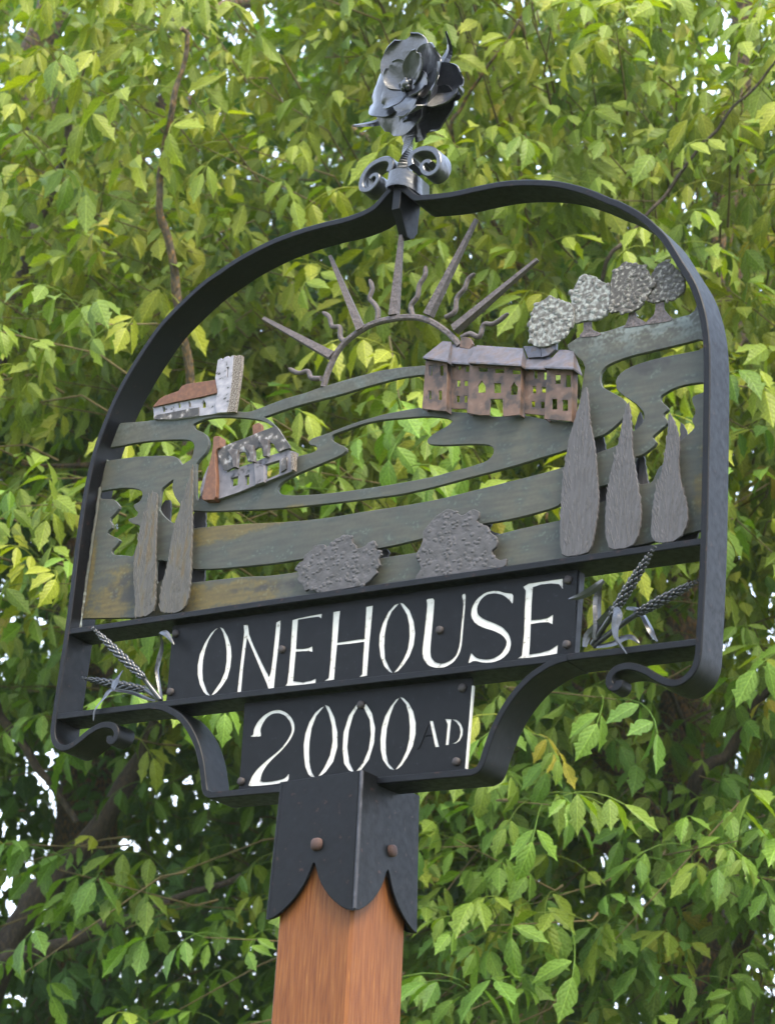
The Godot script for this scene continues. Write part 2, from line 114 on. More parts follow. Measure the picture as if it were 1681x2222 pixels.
const LY_DS_2 := [184.4,-653.3,191.8,-655.1,199.1,-661.3,203.6,-670.3,203.7,-678.6,199.7,-686.5,193.4,-690.2,187.2,-690.1,195,-687.7,199.3,-682.3,200.3,-673.3,197.6,-664.8,192.1,-658]
const SUN_ARC := [-131.3,-62.6,-129.7,-54.6,-126.7,-41.8,-120.3,-23.6,-111.3,-5.1,-98.1,9.8,-77.1,22.5,-52.1,32,-26.5,35.4,3,34.5,32.6,30.6,58.8,21.7,81.7,7.9,101,-7.3,117.4,-22.6,130.6,-39]
const RAY1 := [-118.2,-10.6,-274.9,89.6]
const RAY2 := [-65.6,26.3,-147.5,179.1]
const RAY3 := [-3.1,39.7,-4.6,204.4]
const RAY4 := [64.7,27.1,141.2,182]
const RAY5 := [118.1,-8.4,262.9,83.7]
const WAVY1 := [-138.4,-45.7,-158,-41.1,-167.3,-27.6,-186.6,-27.4,-207.5,-15.1]
const WAVY2 := [-94.4,10.8,-107,21.6,-111.3,41,-127.1,45.8,-135.1,64.4,-150,76]
const WAVY3 := [-36.1,37.9,-36.1,54.7,-45.3,70.1,-56.1,82.4,-52.4,98.6,-60.1,117.2]
const WAVY4 := [34.2,32.2,28.5,51.7,39.7,66,41.2,85.8,50.5,100.6,49.8,118.2]
const WAVY5 := [98.6,17,115.6,24.1,116.9,46.8,129.7,60.6,135.3,76,146.9,84.1]
const WAVY6 := [132.7,-24.9,148.1,-21.4,166.3,-29.8,173.2,-10.2,192.4,-12.4,217,0.4]
const BOLT_N := [365.5,-461,370.5,-559.4,148.3,-512.8,-146.5,-511.2,-369,-460.5,-363.8,-559]
const BOLT_Y := [197.7,-607.2,198,-718.5,-197.2,-718.7,16.8,-616]
const VOL := [19,296.9,15.9,307.5,17.7,315.7,25.6,321.7,41.1,322.8,59.3,316.4,71.1,302.4,74.4,287,69.3,275.4,56.8,272,45,279.5,40.6,290.4,45.1,297.2,52.9,297.1,56.6,292.6]

# ---------------------------------------------------------------- mesh building
class Shape:
	var v := PackedVector3Array()
	var n := PackedVector3Array()
	var uv := PackedVector2Array()
	func tri(a: Vector3, b: Vector3, c: Vector3, na: Vector3, nb: Vector3, nc: Vector3, ua := Vector2.INF, ub := Vector2.INF, uc := Vector2.INF) -> void:
		var out := na + nb + nc
		if (b - a).cross(c - a).dot(out) > 0.0:
			v.append_array([a, c, b])
			n.append_array([na, nc, nb])
			uv.append_array([xy(a, ua), xy(c, uc), xy(b, ub)])
		else:
			v.append_array([a, b, c])
			n.append_array([na, nb, nc])
			uv.append_array([xy(a, ua), xy(b, ub), xy(c, uc)])
	func xy(p: Vector3, u: Vector2) -> Vector2:
		return Vector2(p.x, -p.y) if u == Vector2.INF else u
	func flat(a: Vector3, b: Vector3, c: Vector3, towards: Vector3) -> void:
		var k := (b - a).cross(c - a).normalized()
		if k.dot(towards) < 0.0:
			k = -k
		tri(a, b, c, k, k, k)
	func quad(a: Vector3, b: Vector3, c: Vector3, d: Vector3, towards: Vector3) -> void:
		flat(a, b, c, towards)
		flat(a, c, d, towards)
	func mesh() -> ArrayMesh:
		var m := ArrayMesh.new()
		var arrays := []
		arrays.resize(Mesh.ARRAY_MAX)
		arrays[Mesh.ARRAY_VERTEX] = v
		arrays[Mesh.ARRAY_NORMAL] = n
		arrays[Mesh.ARRAY_TEX_UV] = uv
		m.add_surface_from_arrays(Mesh.PRIMITIVE_TRIANGLES, arrays)
		return m


func part(called: String, s: Shape, m: Material, parent: Node3D, at := Vector3.ZERO) -> MeshInstance3D:
	var o := MeshInstance3D.new()
	o.name = called
	o.mesh = s.mesh()
	o.material_override = m
	o.position = at
	if parent.has_node(NodePath(called)):
		var k := 1
		while parent.has_node(NodePath("%s_%03d" % [called, k])):
			k += 1
		o.name = "%s_%03d" % [called, k]
	parent.add_child(o, true)
	return o


func group(called: String, parent: Node3D) -> Node3D:
	var o := Node3D.new()
	o.name = called
	if parent.has_node(NodePath(called)):
		var k := 1
		while parent.has_node(NodePath("%s_%03d" % [called, k])):
			k += 1
		o.name = "%s_%03d" % [called, k]
	parent.add_child(o, true)
	return o


func thing(called: String, label: String, category: String, at := Vector3.ZERO) -> Node3D:
	var o := Node3D.new()
	o.name = called
	add_child(o, true)
	o.position = at
	o.set_meta("label", label)
	o.set_meta("category", category)
	return o


func pts(a: Array) -> PackedVector2Array:
	var out := PackedVector2Array()
	for i in range(0, a.size(), 2):
		out.append(Vector2(a[i], a[i + 1]) * 0.001)
	return out


func rounded(a: PackedVector2Array, times := 1, keep := 0.25) -> PackedVector2Array:
	for t in times:
		var b := PackedVector2Array()
		for i in a.size():
			var p := a[i]
			var q := a[(i + 1) % a.size()]
			b.append(p.lerp(q, keep))
			b.append(p.lerp(q, 1.0 - keep))
		a = b
	return a


func curve(a: PackedVector2Array, per := 5) -> PackedVector2Array:
	var out := PackedVector2Array()
	for i in a.size() - 1:
		var p0 := a[maxi(i - 1, 0)]
		var p3 := a[mini(i + 2, a.size() - 1)]
		for k in per:
			out.append(a[i].cubic_interpolate(a[i + 1], p0, p3, float(k) / per))
	out.append(a[-1])
	return out


func curve3(a: Array, per := 5) -> PackedVector3Array:
	var out := PackedVector3Array()
	for i in a.size() - 1:
		var p0: Vector3 = a[maxi(i - 1, 0)]
		var p3: Vector3 = a[mini(i + 2, a.size() - 1)]
		for k in per:
			out.append((a[i] as Vector3).cubic_interpolate(a[i + 1], p0, p3, float(k) / per))
	out.append(a[-1])
	return out


func area(a: PackedVector2Array) -> float:
	var s := 0.0
	for i in a.size():
		s += a[i].cross(a[(i + 1) % a.size()])
	return s * 0.5


func tidy(a: PackedVector2Array, ccw: bool) -> PackedVector2Array:
	var b := PackedVector2Array()
	for p in a:
		if b.is_empty() or b[-1].distance_to(p) > 1e-5:
			b.append(p)
	if b[0].distance_to(b[-1]) < 1e-5:
		b.remove_at(b.size() - 1)
	if (area(b) > 0.0) != ccw:
		b.reverse()
	return b


func inset(a: PackedVector2Array, by: float) -> PackedVector2Array:   # towards the left of the way round
	var b := PackedVector2Array()
	for i in a.size():
		var d0 := (a[i] - a[i - 1]).normalized()
		var d1 := (a[(i + 1) % a.size()] - a[i]).normalized()
		var m := (d0.orthogonal() + d1.orthogonal()) * -1.0
		m = m.normalized() if m.length() > 0.05 else -d0.orthogonal()
		b.append(a[i] + m * by)
	return b


func crosses(p: Vector2, q: Vector2, ring: PackedVector2Array) -> bool:
	for i in ring.size():
		var a := ring[i]
		var b := ring[(i + 1) % ring.size()]
		if a == p or b == p or a == q or b == q:
			continue
		if Geometry2D.segment_intersects_segment(p, q, a, b) != null:
			return true
	return false


func fill(outer: PackedVector2Array, holes: Array) -> Array:     # [points, triangles]
	var ring := outer.duplicate()
	var left := holes.duplicate()
	left.sort_custom(func(a, b): return Array(a).map(func(p): return p.x).max() > Array(b).map(func(p): return p.x).max())
	for n in left.size():
		var h: PackedVector2Array = left[n]
		var best := INF
		var at := Vector2i(-1, -1)
		for i in h.size():
			for j in ring.size():
				var d := h[i].distance_squared_to(ring[j])
				if d < best:
					var bad := crosses(h[i], ring[j], ring) or crosses(h[i], ring[j], h)
					for k in range(n + 1, left.size()):
						bad = bad or crosses(h[i], ring[j], left[k])
					if not bad:
						best = d
						at = Vector2i(i, j)
		var merged := PackedVector2Array()
		for j in at.y + 1:
			merged.append(ring[j])
		for i in h.size() + 1:
			merged.append(h[(at.x + i) % h.size()])
		for j in range(at.y, ring.size()):
			merged.append(ring[j])
		ring = merged
	var idx := []
	for i in ring.size():
		idx.append(i)
	var tris := []
	var tries := 0
	var k := 0
	while idx.size() > 3 and tries < idx.size() * 2:
		var m := idx.size()
		var ia: int = idx[(k - 1 + m) % m]
		var ib: int = idx[k % m]
		var ic: int = idx[(k + 1) % m]
		var a := ring[ia]
		var b := ring[ib]
		var c := ring[ic]
		var turn := (b - a).cross(c - b)
		var ear := turn > 1e-12 or (turn > -1e-12 and tries > m)
		if ear and tries < m + m / 2:
			for o in idx:
				if o == ia or o == ib or o == ic:
					continue
				var p := ring[o]
				if p == a or p == b or p == c:
					continue
				if (b - a).cross(p - a) >= 0.0 and (c - b).cross(p - b) >= 0.0 and (a - c).cross(p - c) >= 0.0:
					ear = false
					break
		if ear:
			tris.append_array([ia, ib, ic])
			idx.remove_at(k % m)
			k = k % m
			tries = 0
		else:
			k = (k + 1) % m
			tries += 1
	if idx.size() == 3:
		tris.append_array(idx)
	elif idx.size() > 3:
		print("plate left open: ", idx.size(), " of ", ring.size())
	return [ring, tris]


func plate(outer: PackedVector2Array, holes: Array, front: float, thick: float, bevel := 0.0006, s: Shape = null) -> Shape:
	if s == null:
		s = Shape.new()
	var rings := [tidy(outer, true)]
	for h in holes:
		rings.append(tidy(h, false))
	var inner := []
	for r in rings:
		inner.append(inset(r, bevel) if bevel > 0.0 else r)
	var f := fill(inner[0], inner.slice(1))
	var g := fill(rings[0], rings.slice(1))
	var p: PackedVector2Array = f[0]
	var q: PackedVector2Array = g[0]
	var zf := Vector3(0, 0, 1)
	for i in range(0, f[1].size(), 3):
		var t := [p[f[1][i]], p[f[1][i + 1]], p[f[1][i + 2]]]
		s.tri(Vector3(t[0].x, t[0].y, front), Vector3(t[1].x, t[1].y, front), Vector3(t[2].x, t[2].y, front), zf, zf, zf)
	for i in range(0, g[1].size(), 3):
		var t := [q[g[1][i]], q[g[1][i + 1]], q[g[1][i + 2]]]
		var b := front - thick
		s.tri(Vector3(t[0].x, t[0].y, b), Vector3(t[1].x, t[1].y, b), Vector3(t[2].x, t[2].y, b), -zf, -zf, -zf)
	for n in rings.size():
		var r: PackedVector2Array = rings[n]
		var w: PackedVector2Array = inner[n]
		for i in r.size():
			var j := (i + 1) % r.size()
			var o := (r[j] - r[i]).orthogonal().normalized()
			var out := Vector3(o.x, o.y, 0)
			var a := Vector3(r[i].x, r[i].y, front - bevel)
			var b := Vector3(r[j].x, r[j].y, front - bevel)
			var back := Vector3(0, 0, bevel - thick)
			s.quad(a, b, b + back, a + back, out)
			if bevel > 0.0:
				s.quad(Vector3(w[i].x, w[i].y, front), Vector3(w[j].x, w[j].y, front), b, a, out + zf)
	return s


func bar(path: PackedVector2Array, front: float, depth, thick = BAR, chamfer := 0.0014, s: Shape = null) -> Shape:
	if s == null:
		s = Shape.new()
	var rings := []
	var sides := []
	for i in path.size():
		var d := (path[mini(i + 1, path.size() - 1)] - path[maxi(i - 1, 0)]).normalized()
		var o := -d.orthogonal()
		var k := float(i) / (path.size() - 1)
		var t: float = (thick if thick is float else thick.call(k)) * 0.5
		var e: float = depth if depth is float else depth.call(k)
		var z0: float = front - (DEEP - e) * 0.12 if depth is Callable else front
		var c := chamfer
		var ring := []
		for q in [[-t + c, 0.0], [t - c, 0.0], [t, -c], [t, -e + c], [t - c, -e], [-t + c, -e], [-t, -e + c], [-t, -c]]:
			var p: Vector2 = path[i] + o * q[0]
			ring.append(Vector3(p.x, p.y, z0 + q[1]))
		rings.append(ring)
		sides.append(Vector3(o.x, o.y, 0))
	var face := [[0.0, 1.0], [0.7, 0.7], [1.0, 0.0], [0.7, -0.7], [0.0, -1.0], [-0.7, -0.7], [-1.0, 0.0], [-0.7, 0.7]]
	for i in rings.size() - 1:
		for k in 8:
			var j := (k + 1) % 8
			var na: Vector3 = (sides[i] * face[k][0] + Vector3(0, 0, face[k][1])).normalized()
			var nb: Vector3 = (sides[i + 1] * face[k][0] + Vector3(0, 0, face[k][1])).normalized()
			s.tri(rings[i][k], rings[i][j], rings[i + 1][j], na, na, nb)
			s.tri(rings[i][k], rings[i + 1][j], rings[i + 1][k], na, nb, nb)
	for e in [0, rings.size() - 1]:
		var d2 := path[1] - path[0] if e == 0 else path[-1] - path[-2]
		var d := Vector3(d2.x, d2.y, 0) * (-1.0 if e == 0 else 1.0)
		for k in range(1, 7):
			s.flat(rings[e][0], rings[e][k], rings[e][k + 1], d)
	return s


func box(s: Shape, lo: Vector3, hi: Vector3, c := 0.001) -> void:     # a box with chamfered upright edges along z
	var t := (hi.y - lo.y)
	bar(PackedVector2Array([Vector2(lo.x, (lo.y + hi.y) * 0.5), Vector2(hi.x, (lo.y + hi.y) * 0.5)]), hi.z, hi.z - lo.z, t, c, s)


func tube(path: PackedVector3Array, radius: Callable, sides := 8, flat_sides := false, s: Shape = null) -> Shape:
	if s == null:
		s = Shape.new()
	var rings := []
	var normals := []
	var right := Vector3.ZERO
	var run := 0.0
	var runs := []
	for i in path.size():
		var d := (path[mini(i + 1, path.size() - 1)] - path[maxi(i - 1, 0)]).normalized()
		if right == Vector3.ZERO:
			right = d.cross(Vector3(0.13, 0.2, 1)).normalized()
		right = (right - d * right.dot(d)).normalized()
		var up := d.cross(right)
		var r: float = radius.call(float(i) / (path.size() - 1))
		var ring := []
		var ns := []
		for k in sides:
			var a := TAU * (k + 0.5) / sides
			var o := right * cos(a) + up * sin(a)
			ring.append(path[i] + o * r)
			ns.append(o)
		rings.append(ring)
		normals.append(ns)
		run += path[i].distance_to(path[maxi(i - 1, 0)])
		runs.append(run)
	for i in path.size() - 1:
		for k in sides:
			var j := (k + 1) % sides
			if flat_sides:
				s.quad(rings[i][k], rings[i][j], rings[i + 1][j], rings[i + 1][k], normals[i][k] + normals[i][j])
			else:
				var u0 := Vector2(float(k) / sides, runs[i])
				var u1 := Vector2(float(k + 1) / sides, runs[i])
				var u2 := Vector2(float(k + 1) / sides, runs[i + 1])
				var u3 := Vector2(float(k) / sides, runs[i + 1])
				s.tri(rings[i][k], rings[i][j], rings[i + 1][j], normals[i][k], normals[i][j], normals[i + 1][j], u0, u1, u2)
				s.tri(rings[i][k], rings[i + 1][j], rings[i + 1][k], normals[i][k], normals[i + 1][j], normals[i + 1][k], u0, u2, u3)
	for e in [0, path.size() - 1]:
		var d := path[0] - path[1] if e == 0 else path[-1] - path[-2]
		for k in sides:
			s.flat(path[e], rings[e][k], rings[e][(k + 1) % sides], d)
	return s


func ball(s: Shape, at: Vector3, axes: Basis, across := 8, along := 6, half := false) -> void:
	var grid := []
	for i in along + 1:
		var th := PI * i / along * (0.5 if half else 1.0)
		var row := []
		for k in across + 1:
			var a := TAU * k / across
			row.append(Vector3(sin(th) * cos(a), cos(th), sin(th) * sin(a)))
		grid.append(row)
	var inv := axes.inverse().transposed()
	for i in along:
		for k in across:
			var q := [grid[i][k], grid[i][k + 1], grid[i + 1][k + 1], grid[i + 1][k]]
			var w := q.map(func(p): return at + axes * p)
			var m := q.map(func(p): return (inv * p).normalized())
			s.tri(w[0], w[1], w[2], m[0], m[1], m[2])
			s.tri(w[0], w[2], w[3], m[0], m[2], m[3])


func bolt(at: Vector3, towards: Vector3, r: float) -> Shape:      # a worn coach bolt: low square-ish dome
	var s := Shape.new()
	var up := towards.normalized()
	var side := up.cross(Vector3(0.2, 1, 0.1)).normalized()
	var rows := [[-0.002, 1.0], [r * 0.35, 1.0], [r * 0.6, 0.86], [r * 0.74, 0.55], [r * 0.8, 0.0]]
	var across := side.cross(up)
	for i in rows.size() - 1:
		for k in 16:
			var q := []
			var m := []
			for e in [[i, k], [i, k + 1], [i + 1, k + 1], [i + 1, k]]:
				var a: float = TAU * e[1] / 16.0
				var lump := 1.0 + 0.07 * cos(a * 4.0 + r * 400.0)
				var o: Vector3 = side * cos(a) + across * sin(a)
				q.append(at + up * (rows[e[0]][0] as float) + o * r * (rows[e[0]][1] as float) * lump)
				m.append((o * (rows[e[0]][1] as float) + up * [0.0, 0.35, 0.9, 1.6, 2.0][e[0]]).normalized())
			s.tri(q[0], q[1], q[2], m[0], m[1], m[2])
			s.tri(q[0], q[2], q[3], m[0], m[2], m[3])
	return s


func ribbon(path: PackedVector3Array, width: Callable, facing: Callable, thick := 0.0022, s: Shape = null) -> Shape:
	if s == null:
		s = Shape.new()
	var rows := []
	for i in path.size():
		var k := float(i) / (path.size() - 1)
		var d := (path[mini(i + 1, path.size() - 1)] - path[maxi(i - 1, 0)]).normalized()
		var f: Vector3 = facing.call(k)
		f = (f - d * f.dot(d)).normalized()
		var side := d.cross(f) * (width.call(k) as float) * 0.5
		rows.append([path[i] - side, path[i] + f * thick * 0.5, path[i] + side, path[i] - f * thick * 0.5, f])
	for i in rows.size() - 1:
		var a: Array = rows[i]
		var b: Array = rows[i + 1]
		for k in 4:
			var j := (k + 1) % 4
			s.quad(a[k], a[j], b[j], b[k], a[4] if k < 2 else -a[4])
	return s


func sheet(grid: Array, thick: float, s: Shape = null) -> Shape:     # a bent sheet: rows of points, given a thickness
	if s == null:
		s = Shape.new()
	var h := grid.size()
	var w: int = grid[0].size()
	var nn := []
	for i in h:
		var row := []
		for j in w:
			var du: Vector3 = grid[mini(i + 1, h - 1)][j] - grid[maxi(i - 1, 0)][j]
			var dv: Vector3 = grid[i][mini(j + 1, w - 1)] - grid[i][maxi(j - 1, 0)]
			row.append(du.cross(dv).normalized())
		nn.append(row)
	for side in [1.0, -1.0]:
		for i in h - 1:
			for j in w - 1:
				var q := [[i, j], [i, j + 1], [i + 1, j + 1], [i + 1, j]]
				var p := q.map(func(e): return grid[e[0]][e[1]] + nn[e[0]][e[1]] * thick * 0.5 * side)
				var m := q.map(func(e): return nn[e[0]][e[1]] * side)
				s.tri(p[0], p[1], p[2], m[0], m[1], m[2])
				s.tri(p[0], p[2], p[3], m[0], m[2], m[3])
	var rim := []
	for j in w:
		rim.append([0, j])
	for i in range(1, h):
		rim.append([i, w - 1])
	for j in range(w - 2, -1, -1):
		rim.append([h - 1, j])
	for i in range(h - 2, 0, -1):
		rim.append([i, 0])
	var mid: Vector3 = grid[h / 2][w / 2]
	for k in rim.size():
		var a: Array = rim[k]
		var b: Array = rim[(k + 1) % rim.size()]
		var pa: Vector3 = grid[a[0]][a[1]]
		var pb: Vector3 = grid[b[0]][b[1]]
		var oa: Vector3 = nn[a[0]][a[1]] * thick * 0.5
		var ob: Vector3 = nn[b[0]][b[1]] * thick * 0.5
		s.quad(pa + oa, pb + ob, pb - ob, pa - oa, (pa + pb) * 0.5 - mid)
	return s


# ---------------------------------------------------------------- materials
func noise(freq: float, octaves := 4, kind := FastNoiseLite.TYPE_SIMPLEX_SMOOTH, seed_ := 1) -> FastNoiseLite:
	var f := FastNoiseLite.new()
	f.seed = seed_
	f.noise_type = kind
	f.frequency = freq
	f.fractal_octaves = octaves
	return f


func ramp(stops: Array) -> Gradient:
	var g := Gradient.new()
	var at := PackedFloat32Array()
	var col := PackedColorArray()
	for s in stops:
		at.append(s[0])
		col.append(s[1])
	g.offsets = at
	g.colors = col
	return g


func noise_tex(f: FastNoiseLite, stops: Array, size := 512) -> NoiseTexture2D:
	var t := NoiseTexture2D.new()
	t.width = size
	t.height = size
	t.seamless = true
	t.noise = f
	t.color_ramp = ramp(stops)
	return t


func material(called: String, tex: Texture2D, rough: float, scale: Vector3, opts := {}) -> StandardMaterial3D:
	var m := StandardMaterial3D.new()
	m.resource_name = called
	m.albedo_texture = tex
	m.roughness = rough
	m.uv1_triplanar = true
	m.uv1_scale = scale
	for k in opts:
		m.set(k, opts[k])
	mats[called] = m
	return m


func g(v: float, warm := 0.0, green := 0.0) -> Color:
	return Color(v + warm, v + green, v - warm)


# ---------------------------------------------------------------- textures that need computing
func panel_image() -> ImageTexture:      # weathered green-grey paint with mustard algae in patches of its own
	var w := 620
	var h := 260
	var im := Image.create(w, h, false, Image.FORMAT_RGB8)
	var a := noise(0.011, 4, FastNoiseLite.TYPE_SIMPLEX_SMOOTH, 5)
	var b := noise(0.05, 3, FastNoiseLite.TYPE_SIMPLEX, 9)
	var c := noise(0.22, 2, FastNoiseLite.TYPE_SIMPLEX, 3)
	var d := noise(0.03, 3, FastNoiseLite.TYPE_SIMPLEX_SMOOTH, 21)
	var e := noise(0.06, 3, FastNoiseLite.TYPE_SIMPLEX, 27)
	for j in h:
		for i in w:
			var x := -0.62 + 1.24 * i / w
			var y := 0.05 - 0.50 * j / h
			var n1 := a.get_noise_2d(i, j * 2.2)
			var n2 := b.get_noise_2d(i * 0.7, j)
			var n3 := c.get_noise_2d(i, j)
			var col := Color(0.164, 0.170, 0.146).lerp(Color(0.195, 0.193, 0.156), clampf(0.5 + n1 * 1.4, 0, 1))
			col = col.lerp(Color(0.145, 0.170, 0.152), clampf(n2 * 1.3, 0, 0.7))
			var moss := 0.0
			moss = maxf(moss, 1.0 - Vector2((x + 0.27) / 0.19, (y + 0.285 - (x + 0.27) * 0.1) / 0.024).length())
			moss = maxf(moss, 1.0 - Vector2((x + 0.30) / 0.17, (y + 0.405) / 0.035).length())
			moss = maxf(moss, 1.0 - Vector2((x + 0.52) / 0.08, (y + 0.38) / 0.07).length())
			moss = maxf(moss, 0.9 - Vector2((x + 0.585) / 0.012, (y + 0.33) / 0.13).length())
			moss = maxf(moss, 0.6 - Vector2((x - 0.57) / 0.03, (y + 0.33) / 0.13).length())
			moss = clampf(moss * 2.6 + n1 * 0.9 + n2 * 0.9 + n3 * 0.4 - 0.35, 0, 1) * clampf(moss * 4.0, 0, 1)
			col = col.lerp(Color(0.257, 0.213, 0.063), moss * 0.92)
			var black := 1.0 - Vector2((x - 0.475) / 0.05, (y + 0.13) / 0.03).length()
			black = maxf(black, 0.9 - Vector2((x + 0.50) / 0.05, (y + 0.36) / 0.06).length())
			black = maxf(black, 0.9 - Vector2((x + 0.19) / 0.10, (y + 0.397) / 0.012).length())
			black = maxf(black, 0.9 - Vector2((x + 0.46) / 0.09, (y + 0.038 + (x + 0.46) * 0.12) / 0.012).length())
			col = col.lerp(Color(0.090, 0.090, 0.087), clampf(black * 1.3 + d.get_noise_2d(i * 2, j * 2) * 1.2 - 0.2, 0, 0.8) * clampf(black * 5.0, 0, 1))
			var pale := maxf(clampf((y + 0.115 - maxf(0.0, 0.40 - x) * 0.25) * 16.0, 0, 1) * clampf((x - 0.30) * 12.0, 0, 1), 0.45 * clampf((y + 0.10) * 14.0, 0, 1))
			col = col.lerp(Color(0.40, 0.425, 0.42), pale * clampf(0.5 + n2 * 1.4 + n3 * 0.9, 0, 0.95))
			var worn := clampf((y + 0.06) * 10.0, 0, 1) * clampf((-0.25 - x) * 6.0, 0, 1)
			col = col.lerp(Color(0.36, 0.37, 0.365), worn * clampf(0.3 + n3 * 1.2 + n2, 0, 0.6))
			if n3 * 0.7 + n2 > 0.88:
				col = col.lerp(Color(0.303, 0.315, 0.289), 0.4)
			var streak := e.get_noise_2d(i * 0.35, j * 3.0)
			var k := 1.0 + streak * 0.16 + n3 * 0.06
			im.set_pixel(i, j, Color(col.r * k, col.g * k, col.b * k))
	return ImageTexture.create_from_image(im)


func leaf_image() -> ImageTexture:       # midrib and side veins of one leaflet, u across, v from stalk to tip
	var w := 96
	var h := 192
	var im := Image.create(w, h, false, Image.FORMAT_RGB8)
	var f := noise(0.06, 3, FastNoiseLite.TYPE_SIMPLEX_SMOOTH, 77)
	for j in h:
		for i in w:
			var u := absf(float(i) / w - 0.5) * 2.0
			var v := float(j) / h
			var s := fposmod(v * 7.0 - u * 1.9, 1.0)
			var side := clampf(1.0 - minf(s, 1.0 - s) * 11.0, 0, 1) * (1.0 - u * 0.7)
			var mid := clampf(1.0 - u * 16.0, 0, 1)
			var n := f.get_noise_2d(i, j)
			var k := 0.80 + n * 0.16 + 0.20 * side + 0.28 * mid
			im.set_pixel(i, j, Color(minf(k * (0.97 + 0.05 * side), 1), minf(k, 1), minf(k * (0.92 + n * 0.2), 1)))
	return ImageTexture.create_from_image(im)


func leaf_bumps() -> ImageTexture:
	var w := 96
	var h := 192
	var im := Image.create(w, h, false, Image.FORMAT_RGB8)
	for j in h:
		for i in w:
			var u := absf(float(i) / w - 0.5) * 2.0
			var v := float(j) / h
			var s := fposmod(v * 7.0 - u * 1.9, 1.0)
			var k := 0.25 + 0.5 * sin(PI * s) - 0.2 * clampf(1.0 - u * 10.0, 0, 1)
			im.set_pixel(i, j, Color(k, k, k))
	im.bump_map_to_normal_map(4.0)
	return ImageTexture.create_from_image(im)


